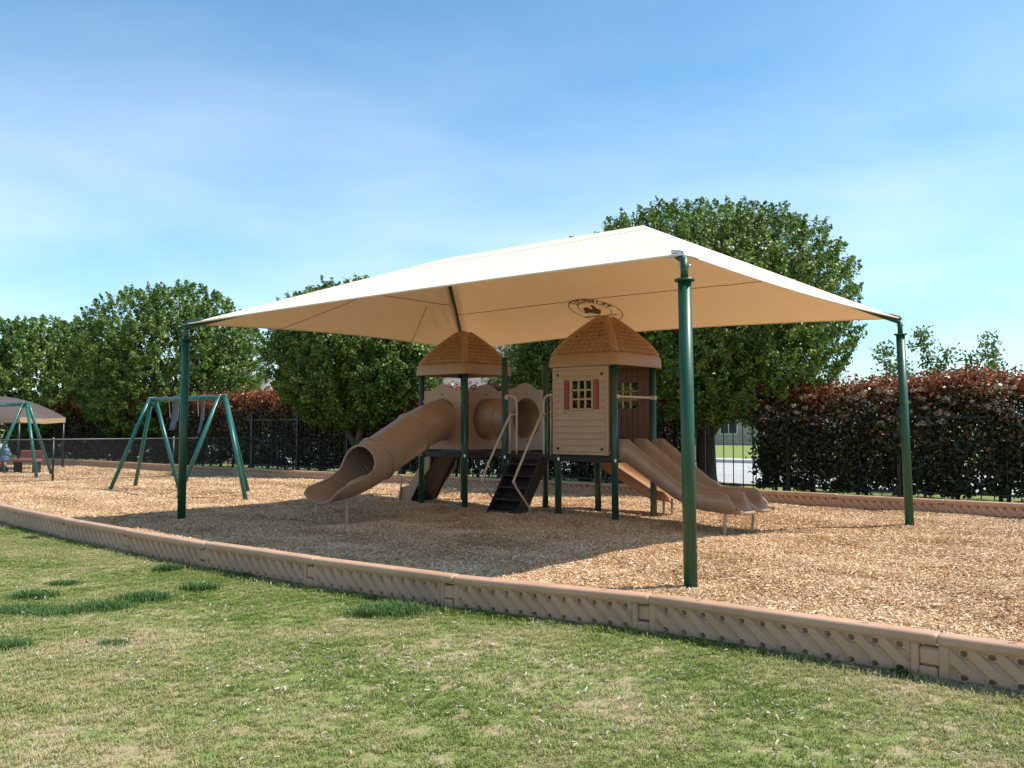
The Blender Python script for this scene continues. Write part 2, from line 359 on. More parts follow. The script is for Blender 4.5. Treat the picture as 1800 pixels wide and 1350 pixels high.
def mat_attr(name, stops, rough=0.8, rnd=0.25, patch=None, spec=0.2, trans=0):
    """colour from a per-piece attribute plus a per-instance random"""
    m, nt, b = mat_new(name)
    at = nt.nodes.new('ShaderNodeAttribute'); at.attribute_name = 'tone'
    oi = nt.nodes.new('ShaderNodeObjectInfo')
    ma = nt.nodes.new('ShaderNodeMath'); ma.operation = 'MULTIPLY_ADD'; ma.inputs[1].default_value = rnd
    nt.links.new(oi.outputs['Random'], ma.inputs[0]); nt.links.new(at.outputs['Fac'], ma.inputs[2]); fac = ma.outputs[0]
    sb = nt.nodes.new('ShaderNodeMath'); sb.operation = 'SUBTRACT'; sb.inputs[1].default_value = rnd / 2; nt.links.new(fac, sb.inputs[0]); fac = sb.outputs[0]
    if patch:
        n = noise(nt, patch[0], 6, 0.65, 'World')
        mr = nt.nodes.new('ShaderNodeMapRange'); mr.inputs['From Min'].default_value = 0.35; mr.inputs['From Max'].default_value = 0.65
        mr.inputs['To Min'].default_value = -patch[1]; mr.inputs['To Max'].default_value = patch[1]; nt.links.new(n.outputs[0], mr.inputs[0])
        a2 = nt.nodes.new('ShaderNodeMath'); a2.operation = 'ADD'; nt.links.new(fac, a2.inputs[0]); nt.links.new(mr.outputs[0], a2.inputs[1]); fac = a2.outputs[0]
    c = ramp(nt, fac, stops); nt.links.new(c.outputs[0], b.inputs['Base Color'])
    b.inputs['Roughness'].default_value = rough; b.inputs['Specular IOR Level'].default_value = spec
    if trans:
        t = nt.nodes.new('ShaderNodeBsdfTranslucent'); nt.links.new(c.outputs[0], t.inputs[0])
        x = nt.nodes.new('ShaderNodeMixShader'); x.inputs[0].default_value = trans
        o = nt.nodes['Material Output']; nt.links.new(b.outputs[0], x.inputs[1]); nt.links.new(t.outputs[0], x.inputs[2]); nt.links.new(x.outputs[0], o.inputs[0])
    return m
M['chips'] = mat_attr('wood_chips', [(0, (0.19, 0.105, 0.055)), (0.3, (0.43, 0.25, 0.122)), (0.6, (0.62, 0.405, 0.22)), (1, (0.80, 0.64, 0.45))], patch=(0.7, 0.15))
M['chips_grey'] = mat_attr('weathered_chips', [(0, (0.22, 0.15, 0.10)), (0.5, (0.42, 0.33, 0.24)), (1, (0.62, 0.55, 0.45))])
M['blades'] = mat_attr('grass_blades', [(0, (0.11, 0.18, 0.03)), (0.3, (0.215, 0.275, 0.06)), (0.52, (0.34, 0.35, 0.11)), (0.72, (0.46, 0.41, 0.20)), (1, (0.60, 0.49, 0.30))], 0.6, 0.3, (0.55, 0.4), 0.3, 0.3)
M['tuft'] = mat_attr('tuft_blades', [(0, (0.035, 0.085, 0.018)), (0.6, (0.075, 0.155, 0.03)), (1, (0.16, 0.24, 0.07))], 0.45, 0.1, None, 0.4, 0.25)

# ------------------------------------------------------------------ terrain
BUMPS = [(3.5, 13.95, -0.13, 0.75), (-3.1, 15.35, -0.12, 0.75), (-0.13, 15.35, 0.08, 0.5), (0.9, 10.5, 0.02, 1.5), (-4, 12.5, 0.02, 1.6)]
for _ in range(70):
    yy_ = random.uniform(8, 24); BUMPS.append((random.uniform(-0.6, 0.6) * yy_, yy_, random.choice((-1, -1, 1)) * random.uniform(0.01, 0.028), random.uniform(0.18, 0.4)))
BUMPS.append((-7.5, 20.85, -0.08, 0.6))
def wav(x, y):
    return 0.012 * np.sin(1.7 * x + 0.6 * y) * np.sin(1.1 * y - 0.4 * x + 1) + 0.008 * np.sin(4.1 * x + 1.3) * np.sin(3.7 * y + 0.5)
def gz(x, y):
    z = wav(x, y) * 1.8
    for bx, by, a, s_ in BUMPS: z = z + a * np.exp(-((x - bx) ** 2 + (y - by) ** 2) / (2 * s_ * s_))
    return z
# joints of the near border row, right to left, and of the far row
NEAR = [(7.66, 1.75), (6.05, 3.12), (4.35, 4.45), (2.71, 5.79), (1.09, 7.10), (-0.48, 7.98), (-1.92, 9.02), (-3.38, 10.18), (-4.78, 11.42), (-6.2, 12.72), (-7.65, 14.15), (-8.95, 15.5), (-10.2, 16.85), (-11.5, 18.2)]
def far_pt(X): return (X, 21.9 - 0.727 * X + 0.25 * math.sin(X * 0.35 + 1.0))
FAR = []; X = 13.6
while X > -24: FAR.append(far_pt(X)); X -= 1.475
def resample(P, n, ext0, ext1):
    P = [Vector(p) for p in P]
    P = [P[0] + (P[0] - P[1]).normalized() * ext0] + P + [P[-1] + (P[-1] - P[-2]).normalized() * ext1]
    L_ = [0]
    for a, b in zip(P, P[1:]): L_.append(L_[-1] + (b - a).length)
    out = []
    for k in range(n):
        s_ = L_[-1] * k / (n - 1); i = max(j for j in range(len(P) - 1) if L_[j] <= s_ + 1e-9)
        out.append(P[i].lerp(P[i + 1], (s_ - L_[i]) / (L_[i + 1] - L_[i])))
    return out
NP = resample(NEAR, 420, 18, 22); FP = resample(FAR, 420, 8, 8)
rows = []
for a, b in zip(NP, FP):
    rows.append([(a.x + (b.x - a.x) * t, a.y + (b.y - a.y) * t) for t in np.linspace(0, 1, 130)])
mb = MB(); mb.grid([[Vector((x, y, float(gz(x, y)))) for x, y in r_] for r_ in rows])
mulch = mb.build('mulch_bed', M['mulch']); tag(mulch, kind='structure')
dn = Vector((-0.64, -0.77))
mb = MB(); rows = []
ts = [0, 0.15, 0.4, 0.8, 1.3, 2, 3, 4.2, 5.6, 7, 9, 12, 16, 22, 35, 60, 110]
for k in range(0, 420, 2):
    a = NP[k]; rows.append([Vector((a.x + dn.x * t, a.y + dn.y * t, -0.02 + (0.02 * math.sin(a.x * 0.9 + t) * min(1, t) if t < 16 else 0))) for t in ts])
mb.grid(rows[::-1]); lawn = mb.build('lawn', M['lawn']); tag(lawn, kind='structure')
en = Vector((0.588, 0.809))
# ground beyond the far border: one sheet to the horizon
mb = MB(); rows = []
for a in [FP[0] + Vector((0.809, -0.588)) * 500] + FP[::6] + [FP[-1] + Vector((-0.809, 0.588)) * 500]:
    rows.append([Vector((a.x + en.x * t, a.y + en.y * t, -0.02)) for t in (0, 2, 6, 15, 40, 120, 400, 1100)])
mb.grid(rows); g = mb.build('ground', M['far_grass']); tag(g, kind='structure')
def strip(name, c0, c1, z0, z1, mat):      # a strip parallel to the hedge; c = distance measured along the depth axis
    mb = MB(); k = 1 / math.hypot(1, 0.727)
    p = lambda X, c: Vector((X, c - 0.727 * X, 0))
    a, b = p(60, c0), p(-70, c0); w = (c1 - c0) * k; n = Vector((en.x, en.y, 0)).normalized()
    mid = (a + b) / 2 + n * w / 2; ax = (a - b).normalized()
    mb.box((mid.x, mid.y, (z0 + z1) / 2), ((a - b).length, w, z1 - z0), (ax, n, Vector((0, 0, 1))), 0.01)
    o = mb.build(name, mat); return tag(o, kind='structure')
strip('road', 29, 44, -0.2, -0.008, M['road'])
strip('kerb', 44.03, 44.3, -0.2, 0.13, M['kerb'])
strip('pavement', 47.5, 49.5, -0.2, 0.0, M['kerb'])

# ------------------------------------------------------------------ ordinals for labels
ORD = ['first', 'second', 'third', 'fourth', 'fifth', 'sixth', 'seventh', 'eighth', 'ninth', 'tenth', 'eleventh', 'twelfth', 'thirteenth', 'fourteenth', 'fifteenth', 'sixteenth', 'seventeenth', 'eighteenth', 'nineteenth', 'twentieth', 'twenty-first', 'twenty-second', 'twenty-third', 'twenty-fourth', 'twenty-fifth', 'twenty-sixth', 'twenty-seventh']

# ------------------------------------------------------------------ play area border sections
def border_meshes():
    L_ = 1.8; mb = MB()
    # cap with rounded edges, swept cross-section
    prof = [(-0.060, 0.215), (-0.066, 0.221), (-0.069, 0.232), (-0.068, 0.258), (-0.062, 0.272), (-0.048, 0.279), (0.048, 0.279), (0.062, 0.272), (0.068, 0.258), (0.069, 0.232), (0.064, 0.215)]
    rows = []
    for x, s_ in ((-0.004, 0.80), (0.002, 0.93), (0.014, 0.99), (0.03, 1.0), (L_ * 0.25, 1), (L_ * 0.5, 1), (L_ * .75, 1), (L_ - 0.035, 1.0), (L_ - 0.018, 0.985), (L_ - 0.009, 0.93), (L_ - 0.005, 0.82)):
        rows.append([Vector((x, y * s_, 0.235 + (z - 0.235) * s_)) for y, z in prof])
    mb.grid(rows[::-1]); 
    for r_, rev in ((rows[0], False), (rows[-1], True)):
        b = len(mb.v); mb.v += r_; q = tuple(range(b, b + len(r_))); mb.f.append(q if rev else q[::-1]); mb.sm.append(False)
    # closed underside, end block, tongue and foot
    mb.box((L_ / 2, 0, 0.217), (L_ - 0.03, 0.118, 0.012))
    mb.box(((0.055 + L_ - 0.13) / 2, 0.025, 0.092), (L_ - 0.19, 0.03, 0.245))
    mb.box((0.03, 0, 0.092), (0.06, 0.118, 0.242), None, 0.01)
    mb.box((L_ - 0.125, 0, 0.092), (0.05, 0.118, 0.242), None, 0.01)
    mb.box((-0.045, 0.0, 0.135), (0.115, 0.104, 0.115), None, 0.014)
    mb.box((L_ - 0.055, 0, 0.02), (0.10, 0.12, 0.10), None, 0.012)
    body = mb
    # moulded face: diagonal ribs and round dimples as a height field
    face = MB(); nx, nz = 300, 40; x0, x1, z0, z1 = 0.055, L_ - 0.145, -0.028, 0.218
    for side in (-1, 1):
        rows = []
        for i in range(nx + 1):
            r_ = []
            for j in range(nz + 1):
                x = x0 + (x1 - x0) * i / nx; z = z0 + (z1 - z0) * j / nz
                e = min(1, min(z - 0.002 + 0.03, 0.216 - z) / 0.010); e = max(0, min(1, e)); ex = max(0, min(1, min(x - x0, x1 - x) / 0.012))
                u = (x + z * 0.95) / 0.134; fr = u - math.floor(u)
                rib = max(0, min(1, (0.36 - abs(fr - 0.5)) / 0.05))
                h = 0.058 - 0.026 * e * ex + 0.017 * rib * ex * (1 if 0.005 < z < 0.208 else 0.0)
                for zc in (0.180, 0.030):
                    uc = (zc * 0.95) / 0.134
                    k = round(u - uc + uc * 0 - 0.0 + 0.0 - ((zc * 0 + 0))) if False else None
                    xc = (math.floor((x - x0) / 0.134) + 0.5) * 0.134 + x0
                    d = math.hypot(x - xc, z - zc)
                    if d < 0.019: h = min(h, -0.004)
                    elif d < 0.030: h = max(h, 0.050)
                r_.append(Vector((x, side * h, z)))
            rows.append(r_)
        if side > 0:
            rows = rows[::4]; rows = [r_[::3] + [r_[-1]] for r_ in rows]
        face.grid(rows if side < 0 else rows[::-1], True)
    dots = []
    for k in (0.35, 1.4): d_ = MB(); d_.torus((k, 0, 0.2795), (0, 0, 1), 0.02, 0.004, 16, 5); dots.append(d_)
    return body, face, dots
bb, bf, bd = border_meshes()
def first_border():
    r_ = empty('border_section', (0, 0, 0), build_local=True)
    bevel_o = bb.build('beam', M['border'], r_); bf.build('ribbed_face', M['border'], r_); [q.build('stake_cap', M['border'], r_) for q in bd]
    return r_
proto = first_border(); used = [False]
def place_border(p, q, label, group):
    # local +x runs from p to q; the local -y side faces the camera
    o = proto if not used[0] else copy_tree(proto); used[0] = True
    d = Vector(q) - Vector(p)
    o.location = (p[0], p[1], 0 if group.startswith('near') else -0.02); o.rotation_euler = (R(random.uniform(-1.6, 1.6)), 0, math.atan2(d.y, d.x)); o.location.z += random.uniform(-0.008, 0.006); o.scale = (d.length / 1.8, 1, 1)
    tag(o, label, 'border', group)
for k in range(len(NEAR) - 2, -1, -1):
    j = k - 3 + 1
    if k > 9 + 1 or k < 1: continue
    place_border(NEAR[k + 1], NEAR[k], f'tan ribbed plastic border section beside the lawn, {ORD[k - 1]} of the near row from the right', 'near row of tan border sections')
nf = 0
for k in range(len(FAR) - 1):
    place_border(FAR[k + 1], FAR[k], f'tan plastic border section below the hedge, {ORD[k]} of the far row from the right', 'far row of tan border sections')

# ------------------------------------------------------------------ shade canopy
EH = 3.255
A = Vector((1.72, 8.77, 0)); B = Vector((-5.44, 14.96, 0)); C = Vector((6.18, 14.13, 0)); D = Vector((-1.05, 20.3, 0))
tip = {'A': Vector((-0.04, 0, EH)), 'B': Vector((0.03, 0, EH)), 'C': Vector((-0.10, 0, EH)), 'D': Vector((0, 0, EH))}
At, Bt, Ct, Dt = A + tip['A'], B + tip['B'], C + tip['C'], D + tip['D']
P1 = Vector((1.93, 13.2, 4.52)); P2 = Vector((-1.19, 15.89, 4.52))
canopy = empty('shade_canopy', ((A + B + C + D) / 4), 'large tan hip shade canopy on four green posts over the play structure', 'shade canopy')
for nm, base, top in (('A', A, At), ('B', B, Bt), ('C', C, Ct), ('D', D, Dt)):
    base = base + Vector((0, 0, -0.1)); d = (top - base); k = (3.0 - base.z) / (top.z - base.z); m_ = base + d * k
    pm = MB(); pm.tube([base, m_], 0.066, 24); post = pm.build('post', M['post_green'], canopy)
    um = MB(); um.tube([m_ - d.normalized() * 0.02, top - d.normalized() * 0.03], 0.038, 18)
    um.build('upper_tube', M['post_green'], post)
    cm = MB(); cm.tube([m_ - d.normalized() * 0.01, m_ + d.normalized() * 0.012], 0.098, 24)
    cm.build('collar', M['post_green'], post)
    for s_ in (-1, 1): cm = MB(); cm.tube([m_ + Vector((s_ * .034, -0.01, .14)), m_ + Vector((s_ * .06, -0.01, .14))], 0.012, 8); cm.build('bolt', M['steel'], post)
    em = MB()
    inw = ((A + B + C + D) / 4 - base); inw.z = 0; inw.normalize()
    em.tube(spline([top - d.normalized() * 0.08, top - d.normalized() * 0.0 + inw * 0.005, top + inw * 0.08 + Vector((0, 0, 0.035)), top + inw * 0.28 + Vector((0, 0, 0.075))], 4), 0.034 if nm != 'A' else 0.018, 12)
    side = Vector((-inw.y, inw.x, 0))
    em.tube([top + side * 0.16 + inw * 0.03 + Vector((0, 0, -0.035)), top + Vector((0, 0, 0.0)), top - side * 0.16 + inw * .03 + Vector((0, 0, -0.035))], 0.009, 8)
    em.build('corner_fitting', M['post_green'] if nm != 'A' else M['steel'], post)
def panel_rows(E0, E1, R0, R1, k_in, drop, sag, ns=96, nt=20):
    rows = []
    for i in range(ns + 1):
        s_ = i / ns; e = E0.lerp(E1, s_); r_ = R0.lerp(R1, s_); bow = 4 * s_ * (1 - s_); row = []
        for j in range(nt + 1):
            t = j / nt; t0 = k_in * bow; tt = t0 + (1 - t0) * t
            p = e.lerp(r_, tt); p = p - Vector((0, 0, drop * bow * (1 - t) ** 2 + sag * math.sin(math.pi * t) * bow ** 0.6))
            for sc in (s_, 1 - s_):          # tension wrinkles fanning out of the corners
                r_c = sc * (E1 - E0).length; fan = t * 3 / (t * 3 + sc * 8 + 1e-6)
                p = p + Vector((0, 0, 0.014 * math.sin(fan * 30) * math.exp(-r_c / 1.1) * min(1, r_c / 0.25) * min(1, t * 8) * (1 - t)))
            row.append(p)
        rows.append(row)
    return rows
fm = MB(); PAN = {}
PAN['front'] = panel_rows(Bt, At, P2, P1, 0.05, 0.0, 0.05)
PAN['right'] = panel_rows(At, Ct, P1, P1, 0.045, 0.06, 0.04)
PAN['back'] = panel_rows(Ct, Dt, P1, P2, 0.07, 0.0, 0.06)
PAN['left'] = panel_rows(Dt, Bt, P2, P2, 0.06, 0.0, 0.06)
for k in PAN: fm.grid(PAN[k])
bvh = BVHTree.FromPolygons([tuple(p) for p in fm.v], fm.f)
fabric = fm.build('fabric', M['fabric'], canopy)
hem = MB()
for k in PAN: hem.tube([r_[0] for r_ in PAN[k]], 0.013, 6, False)
hem.build('hem', M['fabric'], fabric)
def seam(pts, up=-0.004, r=0.006): mb = MB(); mb.tube([p + Vector((0, 0, up)) for p in pts], r, 5, False); return mb.build('seam', M['seam'], fabric)
seam([r_[9] for r_ in PAN['back']]); seam([r_[11] for r_ in PAN['left'][4:-4]])
seam([PAN['left'][72][j] for j in range(0, 11)]); seam([PAN['left'][24][j] for j in range(0, 11)])
seam([r_[17] for r_ in PAN['front']], 0.001, 0.003)
# steel frame under the fabric
def dz(p, z): return Vector((p.x, p.y, p.z + z))
for a, b, nm in ((At, P1, 'hip_rafter'), (Bt, P2, 'hip_rafter'), (Ct, P1, 'hip_rafter'), (Dt, P2, 'hip_rafter'), (P1, P2, 'ridge_beam')):
    mb = MB(); mb.tube([dz(a, -0.06), dz(b, -0.10)], 0.038, 12); mb.build(nm, M['frame_green'], canopy)
# printed emblem on the underside
def under(px, py, lift=0.006):
    h, n, i, dist = bvh.ray_cast(EYE, ray_dir(px, py))
    if h is None: return None
    if n.z > 0: n = -n
    return h + n * lift
LCX, LCY = 1047, 544.5
def ell(cx, cy, a, b, rot, w, n=72):
    inner, outer = [], []
    for k in range(n + 1):
        t = 2 * math.pi * k / n
        for lst, s_ in ((outer, 1), (inner, 1 - w)):
            x = a * s_ * math.cos(t); y = b * s_ * math.sin(t)
            lst.append(under(cx + x * math.cos(rot) - y * math.sin(rot), cy + x * math.sin(rot) + y * math.cos(rot)))
    mb = MB(); mb.grid([outer, inner], False); return mb
ell(LCX, LCY, 49.5, 17.2, R(12), 0.035).build('emblem_ring', M['print'], fabric)
ell(LCX - 1.5, LCY - 1.0, 31, 10.3, R(11), 0.045).build('emblem_ring', M['print'], fabric)
def flat_print(polys, name):
    mb = MB()
    from mathutils.geometry import tessellate_polygon
    for poly in polys:
        pts = [under(980 + x / 12.857, 510 + y / 12.857) for x, y in poly]
        if any(p is None for p in pts): continue
        tr = tessellate_polygon([[Vector((x, y, 0)) for x, y in poly]]); mb.add(pts, [tuple(t) for t in tr])
    return mb.build(name, M['print'], fabric)
flat_print([[(585, 420), (600, 395), (650, 380), (700, 392), (745, 418), (785, 436), (790, 400), (768, 372), (735, 350), (752, 338), (780, 330), (815, 342), (845, 370), (870, 400), (920, 425), (965, 435), (985, 460), (978, 500), (985, 525), (940, 532), (945, 560), (965, 572), (930, 572), (928, 535), (860, 528), (780, 508), (730, 505), (660, 520), (620, 520), (625, 480), (600, 455)]], 'emblem_rooster')
flat_print([[(600, 600), (650, 590), (900, 580), (1200, 552), (1290, 545), (1290, 530), (1370, 545), (1320, 566), (1300, 560), (1200, 568), (900, 596), (660, 616), (640, 625)]], 'emblem_arrow')
# lettering, seen from below and so reversed
def letters(word, cx, cy, a, b, rot, t0, t1, size):
    mb = MB()
    for k, ch in enumerate(word):
        cu = bpy.data.curves.new('t', 'FONT'); cu.body = ch; cu.align_x = 'CENTER'; cu.size = 1; cu.resolution_u = 3; cu.offset = 0.035
        to = bpy.data.objects.new('t', cu); COL.objects.link(to)
        me = to.to_mesh() if False else bpy.data.meshes.new_from_object(to.evaluated_get(bpy.context.evaluated_depsgraph_get()))
        bpy.data.objects.remove(to); bpy.data.curves.remove(cu)
        t = t0 + (t1 - t0) * k / (len(word) - 1)
        ex, ey = a * math.cos(t), b * math.sin(t)
        tx, ty = -a * math.sin(t), b * math.cos(t)
        # screen-space frame of the ellipse: outwards and along, letters run backwards
        vs = []
        for v in me.vertices:
            x, y = -v.co.x * size, (v.co.y - 0.35) * size     # reversed
            # scale position radially so the letters foreshorten with the ring
            ang = t + x / a
            rr = 1 + y / a * 1.35
            X_, Y_ = a * rr * math.cos(ang), b * rr * math.sin(ang)
            p = under(cx + X_ * math.cos(rot) - Y_ * math.sin(rot), cy + X_ * math.sin(rot) + Y_ * math.cos(rot)); vs.append(p)
        if all(p is not None for p in vs): mb.add(vs, [tuple(p.vertices) for p in me.polygons])
        bpy.data.meshes.remove(me)
    return mb.build('emblem_lettering', M['print'], fabric)
letters('ESORMIRP', LCX - 1, LCY - 1, 39.5, 13.3, R(11.5), R(190), R(304), 15.5)

# ------------------------------------------------------------------ play structure
O = Vector((1.685, 14.85, 0)); U = Vector((-0.757, 0.654, 0)); V = Vector((0.654, 0.757, 0)); Z = Vector((0, 0, 1))
def W(u, v, z=0): return O + U * u + V * v + Z * z
S = 1.175; UA, UB = 2.40, 3.40; UC = UB + S; DK = 1.06
play = empty('play_structure', W(2.3, 0.6, 0), 'tan and green play structure with two roofed towers, tube slide and double slide', 'play structure')
axU = (U, V, Z)
for (u, v, h) in ((0, 0, 2.72), (S, 0, 2.72), (0, S, 2.72), (S, S, 2.72), (UA, 0, 2.78), (UA, S, 2.76), (UB, 0, 2.66), (UC, 0, 2.66), (UB, S, 2.66), (UC, S, 2.66)):
    mb = MB(); mb.tube([W(u, v, -0.25), W(u, v, h)], 0.057, 18); p = mb.build('post', M['frame_green'], play)
    if h > 2.74: cm = MB(); cm.tube([W(u, v, h), W(u, v, h + 0.015), W(u, v, h + 0.03)], [0.06, 0.058, 0.04], 18); cm.build('cap', M['frame_green'], p)
    if v == 0 or u == 0:
        bm_ = MB(); bm_.box(W(u, v, 1.0) - Vector((0.0, 0.064, 0)), (0.03, 0.02, 0.05)); bm_.build('bracket', M['steel'], p)
def deck(u0, u1, nm='deck'):
    mb = MB(); mb.box(W((u0 + u1) / 2, S / 2, DK - 0.012), (u1 - u0 - 0.13, S - 0.13, 0.025), axU)
    d = mb.build(nm, M['deck'], play)
    for (cu, cv, lu, lv) in (((u0 + u1) / 2, 0, u1 - u0 - 0.1, 0.03), ((u0 + u1) / 2, S, u1 - u0 - 0.1, 0.03), (u0, S / 2, 0.03, S - 0.1), (u1, S / 2, 0.03, S - 0.1)):
        e = MB(); e.box(W(cu, cv, DK - 0.045), (lu, lv, 0.11), axU, 0.006); e.build('deck_edge', M['deck'], d)
deck(0, S); deck(S, UA); deck(UB, UC)
# roofs
def roof(uc, vc, half, z0=2.57, zt=2.76, zp=3.45):
    r_m = MB(); prof = [(1.0, z0), (1.005, z0 + 0.02), (0.985, zt - 0.02), (0.965, zt)]
    n = 9
    def curve(t):   # t 0 at eave, 1 near the apex; slightly bulging
        w = 0.945 * (1 - t) + 0.14 * t + 0.075 * math.sin(math.pi * t ** 0.9); return w, zt + (zp - 0.03 - zt) * t
    prof += [curve(k / n) for k in range(n + 1)] + [(0.10, zp - 0.006), (0.0, zp)]
    rings = []
    for w, z in prof:
        h = half * w; rr = min(0.05, h * 0.4); ring = []
        for (sx, sy, a0) in ((1, 1, 0), (-1, 1, 90), (-1, -1, 180), (1, -1, 270)):
            for a in (0, 22.5, 45, 67.5, 90):
                t = R(a0 + a); ring.append(W(uc + sx * (h - rr) + rr * math.cos(t), vc + sy * (h - rr) + rr * math.sin(t), z))
        rings.append(ring + [ring[0]])
    r_m.grid(rings, True)
    ro = r_m.build('roof', M['roof'], play); solid(ro, 0.02, -1)
    md = ro.modifiers.new('split', 'EDGE_SPLIT'); md.split_angle = R(38)
    # hip ridges
    for sx in (-1, 1):
        for sy in (-1, 1):
            hm = MB(); pts = []
            for k in range(n + 1):
                w, z = curve(k / n); h = half * w - 0.02; pts.append(W(uc + sx * h, vc + sy * h, z + 0.004))
            hm.tube(pts, [0.062] * (n) + [0.055], 10); hm.build('hip_ridge', M['roof'], ro)
    # rows of moulded scalloped shingles, joined face by face
    for face in range(4):
        sm = MB(); rows_ = 8
        ax = [(1, 0), (0, 1), (-1, 0), (0, -1)][face]; ay = [(0, 1), (-1, 0), (0, -1), (1, 0)][face]
        for j in range(rows_):
            t0 = 0.02 + 0.90 * j / rows_; t1 = t0 + 0.93 / rows_
            w0, za = curve(t0); w1, zb = curve(t1)
            ha, hb = half * w0, half * w1; wd = 0.118; usable = min(ha, hb) - 0.045; cnt = int(2 * usable / wd + (0.5 if j % 2 else 0)) 
            if usable < 0.07: continue
            x = -usable; off = 0 if j % 2 else wd / 2
            xs = [-usable] + [q for q in np.arange(-usable + wd * 0.5 + off, usable - 0.03, wd)] + [usable]
            for a_, b_ in zip(xs, xs[1:]):
                if b_ - a_ < 0.03: continue
                a1, b1 = a_ + 0.011, b_ - 0.011; c_ = (a_ + b_) / 2
                def P(x_, hh, z_, o_): return W(uc + ax[0] * (hh + o_) + ay[0] * x_, vc + ax[1] * (hh + o_) + ay[1] * x_, z_ + o_ * 0.8)
                q = [P(a1, ha, za + 0.012, 0.004), P(a1, ha, za + 0.018, 0.028), P(c_, ha, za - 0.010, 0.040), P(b1, ha, za + 0.018, 0.028), P(b1, ha, za + 0.012, 0.004), P(b1, hb, zb, 0.002), P(a1, hb, zb, 0.002), P(c_, ha, za - 0.008, 0.004)]
                sm.add(q, [(1, 2, 6), (2, 5, 6), (2, 3, 5), (0, 7, 2, 1), (7, 4, 3, 2), (0, 1, 6), (3, 4, 5)])
        so = sm.build('shingles', M['roof'], ro); so['kind'] = 'stuff'
roof(S / 2, S / 2, S / 2 + 0.11)
roof(UB + S / 2, S / 2, S / 2 + 0.075, 2.55, 2.73, 3.41)
# front wall: clapboard with window
zt, zb = 2.56, DK + 0.02; uw0, uw1 = 0.065, S + 0.045
wall = MB(); cx0, cx1, cz0, cz1 = 0.40, 0.80, 1.86, 2.32   # window opening in u and z
cx0, cx1 = 0.40, 0.81
def wall_slab(mb, off=0.0, th=0.024, v=-0.072):
    for (a, b, c, d) in ((uw0, cx0, zb, zt), (cx1, uw1, zb, zt), (cx0, cx1, zb, cz0), (cx0, cx1, cz1, zt)):
        mb.box(W((a + b) / 2, v, (c + d) / 2), (b - a - 0.0005, th, d - c - 0.0005), axU)
wall_slab(wall); wp = wall.build('wall_panel', M['tan_wall'], play)
fr = MB()
for (a, b, c, d) in ((uw0, uw1, zt - 0.055, zt), (uw0, uw1, zb, zb + 0.05), (uw0, uw0 + 0.055, zb + 0.05, zt - 0.055), (uw1 - 0.055, uw1, zb + 0.05, zt - 0.055)):
    fr.box(W((a + b) / 2, -0.092, (c + d) / 2), (b - a, 0.016, d - c), axU, 0.005)
fr.build('wall_frame', M['tan_wall'], wp)
bh = (zt - zb - 0.105) / 13
for k in range(13):
    z = zb + 0.05 + bh * (k + 0.5)
    segs = [(uw0 + 0.057, uw1 - 0.057)]
    if z + bh / 2 > cz0 - 0.03 and z - bh / 2 < cz1 + 0.03: segs = [(uw0 + 0.057, cx0 - 0.16), (cx1 + 0.16, uw1 - 0.057)]
    for a, b in segs:
        m_ = MB(); c = W((a + b) / 2, -0.09, z); h2 = bh / 2 - 0.004; l2 = (b - a) / 2
        vs = [c + U * (s_ * l2) + V * y + Z * q for s_ in (-1, 1) for y, q in ((0.004, -h2), (-0.014, -h2), (-0.003, h2), (0.004, h2))]
        m_.add(vs, [(0, 1, 2, 3), (7, 6, 5, 4), (1, 5, 6, 2), (0, 4, 5, 1), (2, 6, 7, 3)][::-1]); m_.build('siding_board', M['tan_wall'], wp)
wf = MB()
for (a, b, c, d) in ((cx0 - 0.035, cx1 + 0.035, cz1, cz1 + 0.035), (cx0 - 0.035, cx1 + 0.035, cz0 - 0.035, cz0), (cx0 - 0.035, cx0, cz0, cz1), (cx1, cx1 + 0.035, cz0, cz1)):
    wf.box(W((a + b) / 2, -0.085, (c + d) / 2), (b - a, 0.045, d - c), axU, 0.005)
wf.build('window_frame', M['tan_wall'], wp)
def muntins(par, v, a0, a1, c0, c1, mat):
    for k in (1, 2):
        m_ = MB(); m_.box(W(a0 + (a1 - a0) * k / 3, v, (c0 + c1) / 2), (0.03, 0.028, c1 - c0), axU, 0.004); m_.build('glazing_bar', mat, par)
        m_ = MB(); m_.box(W((a0 + a1) / 2, v - 0.002, c0 + (c1 - c0) * k / 3), (a1 - a0, 0.026, 0.032), axU, 0.004); m_.build('glazing_bar', mat, par)
muntins(wp, -0.08, cx0, cx1, cz0, cz1, M['tan_wall'])
for a in (cx0 - 0.105, cx1 + 0.105):
    m_ = MB(); m_.box(W(a, -0.098, (cz0 + cz1) / 2), (0.072, 0.03, cz1 - cz0 + 0.03), axU, 0.006)
    for k in range(9): m_.box(W(a, -0.115, cz0 + 0.03 + k * 0.05), (0.05, 0.008, 0.012), axU)
    m_.build('shutter', M['red'], wp)
for a in (uw0 + 0.12, uw1 - 0.12):
    for z in (zb + 0.10, zt - 0.13):
        m_ = MB(); m_.tube([W(a, -0.09, z), W(a, -0.108, z)], 0.026, 14); m_.build('bolt_hole', M['bolt'], wp)
